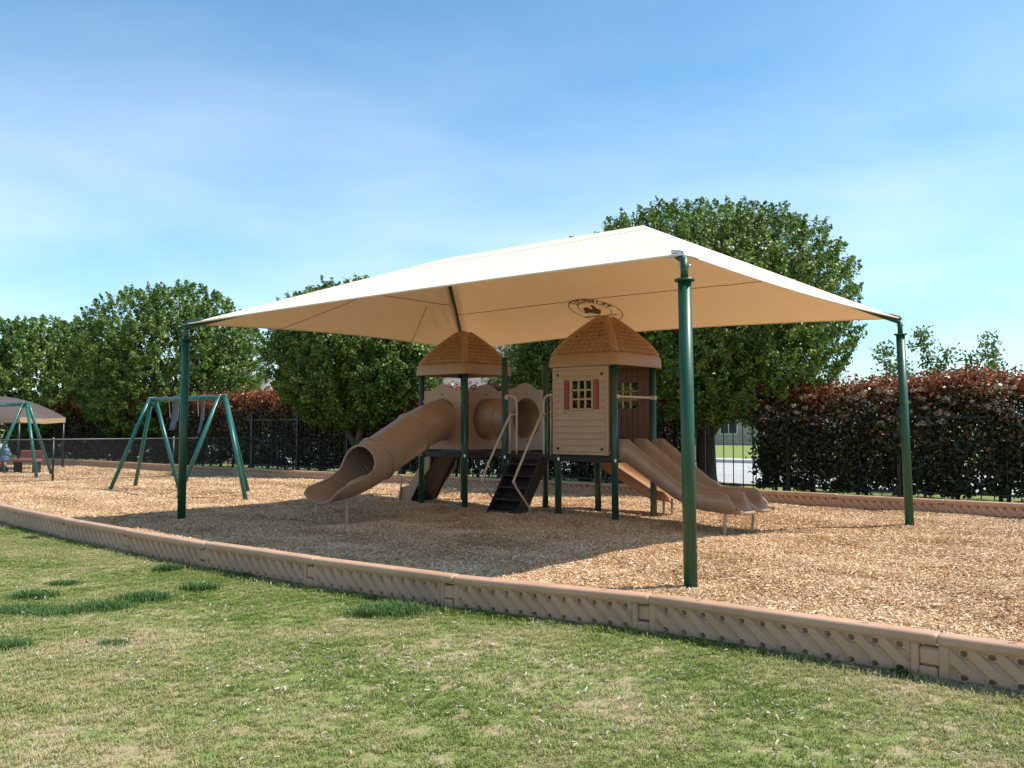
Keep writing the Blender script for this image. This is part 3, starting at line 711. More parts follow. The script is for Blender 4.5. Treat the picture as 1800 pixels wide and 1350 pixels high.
# back wall: brown vertical planks with window
bwp = MB(); bx0, bx1, bz0, bz1 = 0.30, 0.78, 1.87, 2.33
for (a, b, c, d) in ((0.06, bx0, zb, zt), (bx1, S - 0.06, zb, zt), (bx0, bx1, zb, bz0), (bx0, bx1, bz1, zt)):
    bwp.box(W((a + b) / 2, S, (c + d) / 2), (b - a, 0.022, d - c), axU)
bw = bwp.build('back_wall', M['brown_wall'], play)
for k in range(9):
    a = 0.06 + k * 0.118 + 0.057
    if a > S - 0.06: break
    segs = [(zb, zt)] if not (bx0 - 0.04 < a < bx1 + 0.04) else [(zb, bz0 - 0.03), (bz1 + 0.03, zt)]
    for c, d in segs:
        m_ = MB(); m_.box(W(a, S - 0.018, (c + d) / 2), (0.105, 0.014, d - c), axU, 0.003); m_.build('wall_plank', M['brown_wall'], bw)
muntins(bw, S - 0.012, bx0, bx1, bz0, bz1, M['tan_wall'])
# grab bar over the double slide
m_ = MB(); m_.tube([W(-0.03, 0.02, 2.05), W(-0.03, S - 0.02, 2.05)], 0.022, 12)
for v in (0.03, S - 0.03): m_.tube([W(-0.03, v - 0.05, 2.05), W(-0.03, v + 0.05, 2.05)], 0.042, 12)
m_.build('grab_bar', M['rail'], play)
# arched panels with a round hole
def arch_panel(p0, p1, nrm, label=None):
    """panel between two posts, wavy top, round hole"""
    d = (p1 - p0); L_ = d.length; d.normalize(); mid = (p0 + p1) / 2; hw = L_ / 2 - 0.085; zc, r = 1.69, 0.385; zb_ = DK + 0.05
    def top(x):
        a = abs(x) / hw; return 2.235 + 0.13 * (0.5 + 0.5 * math.cos(math.pi * min(1, a / 0.82))) + 0.012 * (1 if a > 0.82 else 0)
    def rim(t):     # outer outline hit by a ray from the hole centre
        dx, dz_ = math.cos(t), math.sin(t); best = 9
        if abs(dx) > 1e-6: best = hw / abs(dx)
        if dz_ < -1e-6: best = min(best, (zb_ - zc) / dz_)
        if dz_ > 1e-6:
            lo, hi = 0, min(best, 2)
            for _ in range(30):
                m = (lo + hi) / 2
                if zc + dz_ * m < top(dx * m): lo = m
                else: hi = m
            best = min(best, hi)
        return dx * best, zc + dz_ * best
    mb = MB(); ring_o, ring_i = [], []; n = 96
    angs = sorted(set([2 * math.pi * k / n for k in range(n)] + [math.atan2(2.247 - zc, hw), math.pi - math.atan2(2.247 - zc, hw), 2 * math.pi + math.atan2(zb_ - zc, hw), math.pi - math.atan2(zb_ - zc, hw)]))
    for t in angs + [angs[0]]:
        x, z = rim(t); ring_o.append((x, z)); ring_i.append((r * math.cos(t), zc + r * math.sin(t)))
    P = lambda q, o_: mid + d * q[0] + Z * q[1] + nrm * o_
    th = 0.02
    mb.grid([[P(q, th) for q in ring_i], [P(q, th) for q in ring_o]], False)
    mb.grid([[P(q, -th) for q in ring_o], [P(q, -th) for q in ring_i]], False)
    mb.grid([[P(q, th) for q in ring_o], [P(q, -th) for q in ring_o]], False)
    mb.grid([[P(q, -th) for q in ring_i], [P(q, th) for q in ring_i]], False)
    o = mb.build('arch_panel', M['panel'], play)
    t = MB(); t.torus(mid + Z * zc + nrm * 0.02, nrm, r + 0.012, 0.012, 48, 8); t.build('hole_rim', M['panel'], o)
    c = MB()
    for s_ in (-1, 1):
        for z in (2.04, DK + 0.13): c.tube([mid + d * (s_ * (hw - 0.0)) + Z * z, mid + d * (s_ * (hw + 0.05)) + Z * z], 0.022, 10)
    c.build('clamp', M['rail'], o)
    b = MB(); b.tube([mid + Z * 2.165 + nrm * 0.018, mid + Z * 2.165 + nrm * 0.03], 0.015, 10); b.build('bolt', M['bolt'], o)
    return o
arch_panel(W(UC, 0), W(UB, 0), -V)
arch_panel(W(UB, 0), W(UB, S), -U)
arch_panel(W(UA, 0), W(UA, S), -U)
arch_panel(W(UC, S), W(UB, S), V)
# crawl tunnel
def shell_tube(pts, r, name, mat, par, n=40, th=0.014):
    mb = MB(); mb.tube(pts, r, n, False); o = mb.build(name, mat, par); solid(o, th, 0); return o
tun = shell_tube([W(UA + 0.0, S / 2, 1.69), W(UA + 0.35, S / 2, 1.69), W(UB - 0.35, S / 2, 1.69), W(UB, S / 2, 1.69)], 0.385, 'crawl_tunnel', M['tunnel'], play)
m_ = MB(); m_.torus(W((UA + UB) / 2, S / 2, 1.69), U, 0.395, 0.014, 40, 6); m_.build('joint_ring', M['tunnel'], tun)
# tube slide
ctrl = [W(UB + S / 2, 0, 1.69), Vector((-1.52, 17.20, 1.62)), Vector((-1.83, 16.68, 1.42)), Vector((-2.37, 15.84, 0.99)), Vector((-2.60, 15.47, 0.83)), Vector((-2.80, 15.15, 0.74)), Vector((-2.97, 14.90, 0.69)), Vector((-3.10, 14.68, 0.665))]
cl = spline(ctrl, 20); TR = 0.375
full = cl[:61]; exitp = cl[60:]
ts_ = shell_tube(full, TR, 'tube_slide', M['tan'], play, 48)
for k in (40, 60):
    t = (cl[k + 1] - cl[k - 1]).normalized(); m_ = MB(); m_.torus(cl[k], t, TR + 0.014, 0.022, 48, 8); m_.build('joint_ring', M['tan'], ts_)
rows = []; L_ed, R_ed = [], []; ne = len(exitp)
for i, p in enumerate(exitp):
    t = (exitp[min(i + 1, ne - 1)] - exitp[max(i - 1, 0)]).normalized(); sx = t.cross(Z).normalized(); up = sx.cross(t).normalized(); f = i / (ne - 1)
    phi = R(np.interp(f, [0, 0.14, 0.16, 0.19, 0.23, 0.30, 0.45, 0.7, 0.9, 1.0], [0.01, 0.01, 22, 52, 74, 90, 99, 105, 112, 122])); rr = TR * (1 + 0.0 * f); row = []
    flat = np.interp(f, [0, 0.5, 1], [1, 1.0, 0.9])
    for k in range(49):
        a = phi + (2 * math.pi - 2 * phi) * k / 48
        row.append(p + sx * (rr * math.sin(a) * np.interp(f, [0, .6, 1], [1, 1.0, 1.04])) + up * (rr * math.cos(a) * flat))
    if i == ne - 1: row = [q + t * 0.02 - up * 0.015 for q in row]
    rows.append(row); 
    if phi > R(5): L_ed.append(row[0]); R_ed.append(row[-1])
m_ = MB(); m_.grid(rows); ex = m_.build('slide_exit', M['tan'], ts_); solid(ex, 0.018, 0)
m_ = MB(); path = L_ed[::-1] + R_ed; 
m_.tube(L_ed[::-1] + R_ed, 0.022, 10); m_.tube(rows[-1], 0.024, 10); m_.build('exit_rim', M['tan'], ts_)
tip_p = exitp[-1]; dirx = (exitp[-1] - exitp[-4]).normalized(); dirx.z = 0; sx = dirx.cross(Z).normalized()
for s_, back, px in ((-1, 0.12, 0), (1, 0.30, 0)):
    a = tip_p - dirx * back - sx * (s_ * 0.30) * -1; foot = a.copy(); foot.z = -0.3
    m_ = MB()
    if s_ > 0: pts = [Vector((-2.745, 15.1, -0.3)), Vector((-2.745, 15.1, 0.3)), Vector((-2.745, 15.1, 0.52)), Vector((-2.72, 15.14, 0.60)), Vector((-2.60, 15.22, 0.66)), Vector((-2.48, 15.36, 0.72))]
    else: pts = [Vector((-3.37, 15.5, -0.3)), Vector((-3.22, 15.1, 0.38))]
    m_.tube(spline(pts, 5) if len(pts) > 2 else pts, 0.024, 12); m_.build('leg', M['rail'], ts_)
# double slide
def chute_z(r):     # outer skirt bottom and wall top heights along the run
    zb_ = np.interp(r, [-0.02, 0.13, 0.22, 1.02, 1.25, 1.5, 1.9, 2.2], [0.985, 0.98, 0.93, 0.455, 0.355, 0.285, 0.255, 0.25])
    zt_ = np.interp(r, [-0.02, 0.20, 0.30, 0.5, 1.10, 1.30, 1.55, 1.90, 2.02, 2.10, 2.16, 2.2], [1.335, 1.335, 1.26, 1.115, 0.68, 0.585, 0.56, 0.56, 0.53, 0.45, 0.36, 0.315])
    return zb_, zt_
def slide_grid(rs, v0, v1, lanes, zfun, W_, nose=1.0):
    rows = []
    for r in rs:
        zb_, zt_ = zfun(r); bed = zb_ + 0.045; row = [W_(r, v0, zb_), W_(r, v0 - 0.004, (zb_ + zt_) / 2)]
        n = 30 * lanes
        for k in range(n + 1):
            w = k / n; fx = abs(2 * ((w * lanes) % 1) - 1) if k < n else 1.0; h = 1 - (1 - min(1, fx / 0.9) ** 2.6) ** 0.62
            inner = 0 < w < 1 and abs(w * lanes - round(w * lanes)) < 1e-6
            row.append(W_(r - nose * max(0, min(1, (r - 1.75) / 0.45)) ** 1.5 * h * 0.16, v0 + (v1 - v0) * w, bed + (zt_ - bed) * h - 0.03 * max(0, (r - 2.05) / 0.15) ** 2))
        row += [W_(r, v1 + 0.004, (zb_ + zt_) / 2), W_(r, v1, zb_)]
        rows.append(row)
    return rows
rs = [x for x in np.linspace(-0.02, 1.9, 60)] + [x for x in np.linspace(1.94, 2.2, 16)]
m_ = MB(); m_.grid(slide_grid(rs, 0.045, S - 0.045, 2, chute_z, lambda r, v, z: W(-r - 0.03 - 0.05 * math.sin(math.pi * (abs((v / S * 2) % 1 - 0.5) * 2) * 0 + 0), v, z)))
ds = m_.build('double_slide', M['tan'], play); solid(ds, 0.016, 0)
lp = MB()
last = slide_grid([2.2], 0.045, S - 0.045, 2, chute_z, lambda r, v, z: W(-r - 0.035, v, z))[0]; lp.tube(last[1:-1], 0.03, 10)
for vv in (0.045, S / 2, S - 0.045): lp.tube([W(-(r - max(0, min(1, (r - 1.75) / 0.45)) ** 1.5 * 0.16) - 0.03, vv, chute_z(r)[1]) for r in rs], 0.014 if vv != S / 2 else 0.02, 8)
lp.build('slide_lip', M['tan'], ds)
for v in (0.12, S - 0.12):
    m_ = MB(); m_.tube(spline([W(-1.95, v, 0.30), W(-1.91, v, 0.2), W(-1.90, v, -0.3)], 3), 0.026, 12); m_.build('leg', M['rail'], ds)
# single slide behind, running the same way
def z2(r): return np.interp(r, [0, 0.15, 1.5, 1.9], [0.98, 0.93, 0.28, 0.25]), np.interp(r, [0, 0.2, 1.5, 1.8, 1.9], [1.25, 1.16, 0.47, 0.42, 0.33])
m_ = MB(); m_.grid(slide_grid(np.linspace(0, 1.9, 40), 1.30, 1.80, 1, z2, lambda r, v, z: W(1.65 - r, v, z)))
s2 = m_.build('rear_slide', M['slide_thin'], play); solid(s2, 0.014, 0)
m_ = MB(); m_.box(W(1.75, 1.52, DK - 0.03), (0.6, 0.58, 0.04), axU, 0.01); m_.build('landing', M['deck'], s2)
for v in (1.42, 1.70):
    m_ = MB(); m_.tube([W(-0.05, v, 0.30), W(-0.06, v, -0.2)], 0.024, 12); m_.build('leg', M['rail'], s2)
# ladders
def ladder(top_c, run_dir, wid_dir, run, w, steps, rails, name='step_ladder', side_mat=None):
    lm = MB(); bot = top_c + run_dir * run; bot.z = 0.03; slope = (bot - top_c)
    o = None; sd_n = slope.normalized()
    for s_ in (-1, 1):
        a = top_c + wid_dir * (s_ * w / 2); b = bot + wid_dir * (s_ * w / 2) - Z * 0.12 + run_dir * 0.08
        nrm = run_dir.cross(Z).normalized()
        lm.box((a + b) / 2 + Z * -0.02, ((b - a).length, 0.025, 0.22), ((b - a).normalized(), wid_dir, (b - a).normalized().cross(wid_dir).normalized()), 0.004)
    o = lm.build(name, side_mat or M['deck'], play)
    for k in range(steps):
        t = (k + 0.6) / steps; c = top_c + slope * t
        m_ = MB(); m_.box(c + run_dir * 0.02, (0.20, w, 0.03), (run_dir, wid_dir, Z), 0.004); m_.build('tread', M['deck'], o)
    m_ = MB(); c = (top_c + bot) / 2 - run_dir * 0.08; m_.box(c - Z * 0.03, (slope.length, w - 0.03, 0.012), (sd_n, wid_dir, sd_n.cross(wid_dir).normalized())); m_.build('riser_sheet', M['deck'], o)
    return o, bot
lu = (S + UA) / 2
lad, lb = ladder(W(lu, -0.02, DK - 0.05), -V, U, 0.70, 0.66, 5, True)
for s_, du in ((1, 0.36), (-1, -0.36)):
    m_ = MB(); a = W(lu + du, -0.10, 1.76)
    pts = [W(lu + du, -0.02, 1.76), a, W(lu + du, -0.20, 1.68), W(lu + du, -0.84, 0.72), W(lu + du, -0.86, 0.62), W(lu + du, -0.80, 0.52), W(lu + du, -0.50, 0.20), W(lu + du, -0.45, 0.08), W(lu + du, -0.45, -0.1)]
    m_.tube(spline(pts, 4), 0.02, 10); m_.build('handrail', M['rail'], lad)
for uu, sg in ((UA, -1), (S, 1)):
    m_ = MB(); a = uu + sg * 0.055; b = uu + sg * 0.30
    m_.tube(spline([W(a, -0.02, 2.10), W(a + sg * 0.12, -0.02, 2.10), W(b - sg * 0.03, -0.02, 2.05), W(b, -0.02, 1.92), W(b, -0.02, 1.5), W(b, -0.02, DK + 0.0)], 4), 0.02, 10)
    m_.tube([W(uu + sg * 0.14, -0.02, 2.1 if sg > 0 else 1.75), W(uu + sg * 0.14, -0.02, DK)], 0.018, 10)
    m_.box(W(a, -0.02, 2.08), (0.05, 0.05, 0.09), axU, 0.01); m_.build('grab_rail', M['rail'], play)
lad2, lb2 = ladder(W(UC + 0.02, S / 2 + 0.03, DK - 0.05), U, V, 0.68, 0.62, 5, True, 'step_ladder')
sm = MB(); pf = [(-0.02, 0.98), (0.16, 0.93), (0.62, 0.36), (0.86, 0.30), (0.94, 0.12), (0.92, -0.05), (0.62, -0.05), (0.40, 0.30), (0.02, 0.72)]
for v in (0.24, 0.98):
    sm.prism(pf, W(UC, v), U, Z, 0.03)
so = sm.build('ladder_side', M['tan'], lad2); bevel(so, 0.01)
m_ = MB(); m_.tube(spline([W(UC + .02, .22, 1.75), W(UC + .2, .2, 1.68), W(UC + .88, .2, .68), W(UC + .80, .2, .48), W(UC + .86, .2, .1), W(UC + .88, .2, -.05)], 5), 0.019, 10); m_.build('handrail', M['rail'], lad2)

# ------------------------------------------------------------------ swing sets
def swing_set(loc, label):
    rt = empty('swing_set', loc, label, 'swing set', 'green swing sets left of the shade canopy', build_local=True)
    H = 2.2; Bm = Vector((-2.36, 2.1, 0))
    for base, feet in ((Vector((0, 0, 0)), ((-0.85, -0.40, 0), (0.76, -0.70, 0), (0.28, 1.15, 0))), (Bm, ((-0.93, -0.3, 0), (0.80, -0.25, 0), (-0.78, 0.85, 0)))):
        for f in feet:
            f = Vector(f); off = f * 0.07
            m_ = MB(); m_.tube([base + f + Z * -0.12, base + off + Z * (H + 0.03)], 0.046, 14); lg = m_.build('leg', M['swing_green'], rt)
            c = MB(); c.tube([base + off + Z * (H + 0.03), base + off + Z * (H + 0.045)], [0.05, 0.03], 12); c.build('leg_cap', M['steel'], lg)
        m_ = MB()
        for f in feet:
            d = Vector(f).normalized(); m_.box(base + Vector(f) * 0.09 + Z * (H - 0.05), (0.09, 0.09, 0.16), (d, Vector((-d.y, d.x, 0)).normalized(), Z), 0.01)
        m_.build('bracket', M['swing_green'], rt)
    m_ = MB(); m_.tube([Vector((0, 0, H - 0.02)), Bm + Z * (H - 0.02)], 0.055, 16); m_.build('top_beam', M['swing_green'], rt)
    return rt
ss1 = swing_set((-6.33, 19.8, 0), 'green tubular swing set just left of the tube slide with belts wrapped on its beam')
bd_ = Vector((-2.36, 2.1, 0)); bl = bd_.normalized(); bn = Vector((-bl.y, bl.x, 0))
swd = empty('s', (0, 0, 0)); ORG.pop('s'); bpy.data.objects.remove(swd)
# swings slung over the beam
for t, L_, w, lab in ((0.72, 0.80, 0.30, 'blue-grey belt swing wrapped over the swing beam, left of the green canopy post'), (0.33, 0.86, 0.12, 'narrow grey swing wrapped over the swing beam, right of the green canopy post')):
    c = Vector((-6.33, 19.8, 2.18)) + bd_ * t
    rt = empty('swing', c, lab, 'swing', 'swings wrapped over the near swing beam')
    m_ = MB(); rows = []
    for k in range(13):
        f = k / 12; z = 0.07 - 0.10 * f - (L_ - 0.1) * f; off = 0.065 + 0.05 * math.sin(f * 3.0)
        rows.append([c - bn * off + bl * (w * q * (1 - 0.15 * f) / 2 * -1 + 0.16 * f - 0.1) + Z * z + bn * 0.02 * abs(q) for q in (-1, -0.5, 0, 0.5, 1)])
    m_.grid(rows); sb = m_.build('seat', M['belt'], rt); solid(sb, 0.015)
    for s_ in (-1, 1):
        m_ = MB(); n = 30
        for k in range(n):
            a = math.pi * 2 * k / n * 1.2; p = c + bl * (s_ * (0.10 + w / 2) + 0.02 * k / n) + (bn * math.cos(a) + Z * math.sin(a)) * 0.068
            a2 = math.pi * 2 * (k + 0.9) / n * 1.2; q = c + bl * (s_ * (0.10 + w / 2) + 0.02 * k / n) + (bn * math.cos(a2) + Z * math.sin(a2)) * 0.068
            m_.tube([p, q], 0.009 if k % 2 else 0.006, 5)
        n = 14; prev = None
        for k in range(n):
            f = k / (n - 1); q = c - bn * 0.07 + bl * (s_ * (0.10 + w / 2) * (1 - 0.3 * f)) - Z * (0.42 * f * (1 if s_ > 0 else 1.2))
            if prev is not None: m_.tube([prev, q.lerp(prev, 0.15)], 0.009 if k % 2 else 0.006, 5)
            prev = q
        m_.build('chain', M['chain'], rt)
swing_set((-14.35, 26.7, 0), 'green tubular swing set at the left edge behind the chain-link fence')

# ------------------------------------------------------------------ chain-link fence
cf0, cf1 = Vector((-20.4, 19.35, 0)), Vector((-5.95, 29.63, 0)); cd = (cf1 - cf0); CL = cd.length; cd.normalize()
chain = empty('chain_link_fence', (cf0 + cf1) / 2, 'low black chain-link fence crossing the mulch behind the swing set', 'fence')
H = 1.17
anchor = Vector((-12.6, 24.9, 0)); off = (anchor - cf0).dot(cd) % 3.2
x = off
while x < CL:
    p = cf0 + cd * x; m_ = MB(); m_.tube([p - Z * 0.1, p + Z * (H + 0.02)], 0.028, 12); po = m_.build('fence_post', M['black_metal'], chain)
    c = MB(); c.tube([p + Z * (H + 0.02), p + Z * (H + 0.05)], [0.034, 0.012], 12); c.build('post_cap', M['steel'], po); x += 3.2
m_ = MB(); m_.tube([cf0 + Z * H, cf1 + Z * H], 0.019, 8); m_.build('top_rail', M['wire'], chain)
m_ = MB(); m_.tube([cf0 + Z * 0.06, cf1 + Z * 0.06], 0.005, 4); m_.build('bottom_wire', M['wire'], chain)
m_ = MB(); nn = Vector((-cd.y, cd.x, 0)); sp_ = 0.076; hh = H - 0.08
for k in range(int(-hh / sp_), int(CL / sp_)):
    for dr in (1, -1):
        x0 = k * sp_ if dr > 0 else k * sp_ + hh; x1 = x0 + dr * hh; z0, z1 = 0.06, 0.06 + hh
        if x0 < 0: z0 += -x0 / dr * (1 if dr > 0 else -1) if dr > 0 else 0; x0 = max(x0, 0)
        if x1 < 0: z1 = z0 + (x0 - 0); x1 = 0
        if x1 > CL: z1 = z0 + (CL - x0); x1 = CL
        if x0 > CL: z0 += (x0 - CL); x0 = CL
        if z1 - z0 < 0.03: continue
        m_.tube([cf0 + cd * x0 + Z * z0 + nn * 0.004 * dr, cf0 + cd * x1 + Z * z1 + nn * 0.004 * dr], 0.0026, 3, False)
o = m_.build('wire_mesh', M['wire'], chain); o['kind'] = 'stuff'

# ------------------------------------------------------------------ black picket fence in front of the hedge
def LP(X, c): return Vector((X, c - 0.727 * X, 0))
ld = Vector((0.809, -0.588, 0)); ln = Vector((0.588, 0.809, 0))
pf0, pf1 = LP(-9.5, 25.4), LP(15, 25.4); PL = (pf1 - pf0).length
pick = empty('picket_fence', (pf0 + pf1) / 2, 'tall black metal picket fence running in front of the red-tipped hedge', 'fence')
for z in (0.16, 1.74): m_ = MB(); m_.box((pf0 + pf1) / 2 + Z * z, (PL, 0.035, 0.04), (ld, ln, Z)); m_.build('rail', M['black_metal'], pick)
sx_ = (LP(6.33, 25.4) - pf0).dot(ld)
x = sx_ % 2.4
me_p = None
while x < PL:
    m_ = MB(); m_.box(pf0 + ld * x + Z * 0.93, (0.09, 0.09, 1.96), (ld, ln, Z), 0.006); m_.box(pf0 + ld * x + Z * 1.925, (0.11, 0.11, 0.03), (ld, ln, Z), 0.008); m_.build('fence_post', M['black_metal'], pick); x += 2.4
m_ = MB(); m_.box(Vector((0, 0, 0.90)) + origin_of(pick), (0.02, 0.02, 1.68), (ld, ln, Z), 0.003); base_p = m_.build('picket', M['black_metal'], pick)
k = 0; x = (sx_ % 0.24) + 0.12
first = True
while x < PL:
    o = base_p if first else base_p.copy()
    if not first: COL.objects.link(o); o.parent = pick
    first = False; o.location = pf0 + ld * x - (pf0 + pf1) / 2; x += 0.24

# ------------------------------------------------------------------ foliage
def leaf_mesh(name, pos, nrm, axis, size, aspect, tone, mat, parent=None, fold=0.18, origin=Vector((0, 0, 0))):
    n = len(pos); axis = axis - nrm * np.sum(axis * nrm, 1, keepdims=True); axis /= np.linalg.norm(axis, axis=1, keepdims=True) + 1e-9
    side = np.cross(nrm, axis); sz = size[:, None]
    v = np.empty((n, 4, 3)); o_ = np.array(origin)
    v[:, 0] = pos - axis * sz * 0.5; v[:, 2] = pos + axis * sz * 0.5
    v[:, 1] = pos + side * sz * aspect * 0.5 + nrm * sz * fold - axis * sz * 0.05; v[:, 3] = pos - side * sz * aspect * 0.5 + nrm * sz * fold - axis * sz * 0.05
    v -= o_
    me = bpy.data.meshes.new(name); me.vertices.add(n * 4); me.vertices.foreach_set('co', v.reshape(-1).astype(np.float32))
    me.loops.add(n * 4); me.loops.foreach_set('vertex_index', np.arange(n * 4, dtype=np.int32))
    me.polygons.add(n); me.polygons.foreach_set('loop_start', np.arange(0, n * 4, 4, dtype=np.int32)); me.polygons.foreach_set('loop_total', np.full(n, 4, np.int32))
    me.update(); at = me.attributes.new('tone', 'FLOAT', 'FACE'); at.data.foreach_set('value', tone.astype(np.float32)); me.validate()
    return link(name, me, mat, parent)
def unit(a): return a / (np.linalg.norm(a, axis=-1, keepdims=True) + 1e-9)
def lump(d, seed, amp):
    r_ = np.random.default_rng(seed); s_ = np.zeros(len(d))
    for _ in range(9):
        k = unit(r_.normal(size=3)); w = r_.uniform(2.5, 7); s_ += np.sin(d @ k * w * 1.6 + r_.uniform(0, 6.28))
    return 1 + amp * s_ / 3
def tree(name, x, y, z0, ztop, rx, label, cat='tree', nclu=1500, per=45, ls=0.075, mat='leaf', trunk_r=0.17, seed=1, group=None, boxy=0.75, zc=None, shoot=0.5, fork=0.9, inner=0.3, ry=None, tp=0.16):
    r_ = np.random.default_rng(seed); root = empty(name, (x, y, -0.02), label, cat, group)
    cz = (z0 + ztop) / 2; rz = (ztop - z0) / 2
    d = unit(r_.normal(size=(nclu, 3)))
    rad = 1 - (1 - inner) * r_.random(nclu) ** 1.6 * 0.8
    sq = (np.abs(d[:, 0]) ** 2.6 + np.abs(d[:, 1]) ** 2.6 + np.abs(d[:, 2]) ** 2.6) ** (-1 / 2.6)
    rs_ = (1 + (sq - 1) * boxy) * lump(d, seed, 0.035) * rad
    c = d * rs_[:, None] * np.array([rx, ry or rx, rz]); 
    taper = np.clip(1 - tp * (c[:, 2] / rz) - 0.12 * np.clip(-c[:, 2] / rz - 0.4, 0, 1), 0.5, 1.2); c[:, 0] *= taper; c[:, 1] *= taper
    c += np.array([x, y, cz])
    sd_ = unit(d * np.array([1, 1, 0.4]) + np.array([0, 0, 0.9]) + r_.normal(size=d.shape) * 0.35)
    sl = shoot * (0.5 + r_.random(nclu))
    t = r_.random((nclu, per)); pos = c[:, None] + sd_[:, None] * (t * sl[:, None])[..., None] + r_.normal(size=(nclu, per, 3)) * (0.13 * (1.2 - t) * (shoot / 0.5))[..., None]
    pos = pos.reshape(-1, 3); n = len(pos)
    out = np.repeat(unit(c - np.array([x, y, cz])), per, 0)
    nr = unit(out * 0.7 + np.array([0, 0, 0.35]) + r_.normal(size=(n, 3)) * 0.65)
    ax = r_.normal(size=(n, 3)) + np.array([0, 0, -0.5])
    tone = np.clip(np.repeat(r_.normal(0.47, 0.2, nclu), per) + r_.normal(0, 0.17, n) + 0.12 * (t.reshape(-1) - 0.4), 0, 1)
    leaf_mesh('crown', pos, nr, ax, ls * (0.7 + 0.6 * r_.random(n)), 0.62, tone, M[mat], root, origin=Vector((x, y, -0.02)))
    # trunk and limbs
    tm = MB(); b0 = Vector((x, y, -0.15)); rnd = random.Random(seed)
    fk = Vector((x + rnd.uniform(-.08, .08), y, fork)); tm.tube([b0, b0.lerp(fk, 0.3), fk], [trunk_r * 1.35, trunk_r * 1.05, trunk_r], 12)
    tr = tm.build('trunk', M['bark'], root)
    lm = MB()
    for k in range(6):
        a = k * 2.4 + rnd.uniform(-.4, .4); reach = rx * (0.25 if k == 0 else rnd.uniform(.4, .75)); zt_ = cz + rz * (0.8 if k == 0 else rnd.uniform(-.1, .6))
        e = Vector((x + math.cos(a) * reach, y + math.sin(a) * reach, zt_)); m1 = fk.lerp(e, 0.45) + Vector((math.cos(a), math.sin(a), 0)) * reach * 0.12
        lm.tube(spline([fk - Z * 0.1, m1, e], 4), [trunk_r * 0.72 * (1 - 0.105 * q) for q in range(9)], 8)
        for q in range(4):
            s0 = m1.lerp(e, rnd.uniform(0, .7)); e2 = s0 + Vector((rnd.uniform(-1, 1), rnd.uniform(-1, 1), rnd.uniform(.3, 1.2))) * rx * 0.4
            lm.tube([s0, s0.lerp(e2, .5) + Z * 0.06, e2], [trunk_r * .28, trunk_r * .18, trunk_r * .06], 6)
    lm.build('limbs', M['bark'], tr)
    return root
tree('pear_tree', 4.95, 23.0, 1.5, 6.85, 3.3, 'tallest dense green tree, dark trunk behind the fence right of the towers', nclu=5000, per=46, trunk_r=0.24, seed=3, fork=1.3, boxy=1.2, tp=-0.02, ls=0.082, shoot=0.28)
tree('pear_tree', 2.1, 25.6, 1.5, 6.3, 2.0, 'dark green tree partly hidden between roofed house tower and tallest tree', nclu=1500, per=38, seed=8, ls=0.10, boxy=0.7)
tree('pear_tree', -4.95, 28.9, 1.4, 5.95, 2.65, 'dense dark green tree behind the tube slide, crown partly above canopy', nclu=3200, per=44, seed=5, ls=0.092, shoot=0.3, tp=-0.1)
tree('pear_tree', -14.1, 37.4, 0.9, 7.15, 3.6, 'rounded dense green tree behind the middle of the left swing sets', nclu=2900, per=40, seed=6, ls=0.108, boxy=0.85, tp=0.06, shoot=0.28)
tree('pear_tree', -22.0, 42.3, 0.8, 6.35, 4.5, 'lower rounded green tree at the left edge of the picture', nclu=2500, per=40, seed=9, ls=0.125, boxy=0.6, shoot=0.34)
tree('young_tree', -11.9, 37.0, 1.2, 4.0, 1.35, 'small yellow-green tree behind hedge beside the rounded left tree', nclu=420, per=26, seed=12, ls=0.10, mat='leaf_olive', trunk_r=0.08)
tree('young_tree', 0.45, 42.0, 2.0, 5.05, 1.55, 'light green small tree seen between the two tower roofs', nclu=380, per=28, seed=14, ls=0.12, mat='leaf_light', trunk_r=0.09)
tree('young_tree', -9.9, 41.0, 1.0, 3.7, 0.9, 'thin pale green tree in the sky gap left of the dark middle tree', nclu=110, per=20, seed=15, ls=0.11, mat='leaf_light', trunk_r=0.06)
# saplings above the right-hand hedge
def sapling(x, y, shoots, label, seed):
    root = empty('sapling', (x, y, -0.02), label, 'sapling', 'leafy saplings rising behind the right hedge'); r_ = np.random.default_rng(seed); P_ = []; C_ = []
    tm = MB(); tm.tube([Vector((x, y, -0.1)), Vector((x, y, 0.9))], [0.06, 0.045], 8); tr = tm.build('trunk', M['bark'], root)
    sm_ = MB()
    for (dx, zt_, bend, dens) in shoots:
        a, b = Vector((x, y, 0.8)), Vector((x + dx, y + r_.normal(0, .15), zt_)); pts = spline([a, a.lerp(b, .5) + Vector((bend, 0, 0)), b], 8)
        sm_.tube(pts, [0.025 - 0.0012 * k for k in range(len(pts))], 6)
        for k in range(int(dens * 14)):
            t = 0.42 + 0.58 * r_.random(); p = pts[int(t * (len(pts) - 1))]; cc = np.array(p) + r_.normal(size=3) * np.array([.10, .10, .07]); m = 10
            P_.append(cc + r_.normal(size=(m, 3)) * 0.085)
    sm_.build('shoots', M['bark'], tr)
    pos = np.concatenate(P_); n = len(pos)
    leaf_mesh('crown', pos, unit(r_.normal(size=(n, 3)) + np.array([0, 0, .5])), r_.normal(size=(n, 3)), 0.10 * (0.7 + .6 * r_.random(n)), 0.55, np.clip(r_.normal(.45, .2, n), 0, 1), M['leaf_light'], root, origin=Vector((x, y, -0.02)))
sapling(9.95, 21.6, [(-1.15, 3.55, -0.25, 4), (-0.85, 3.15, -0.1, 3), (-0.2, 3.95, 0.3, 5), (0.55, 3.5, 0.0, 4), (0.25, 3.0, 0.2, 3), (-0.5, 3.0, 0.05, 3)], 'leafy sapling rising above the hedge just beside the rear right canopy post', 4)
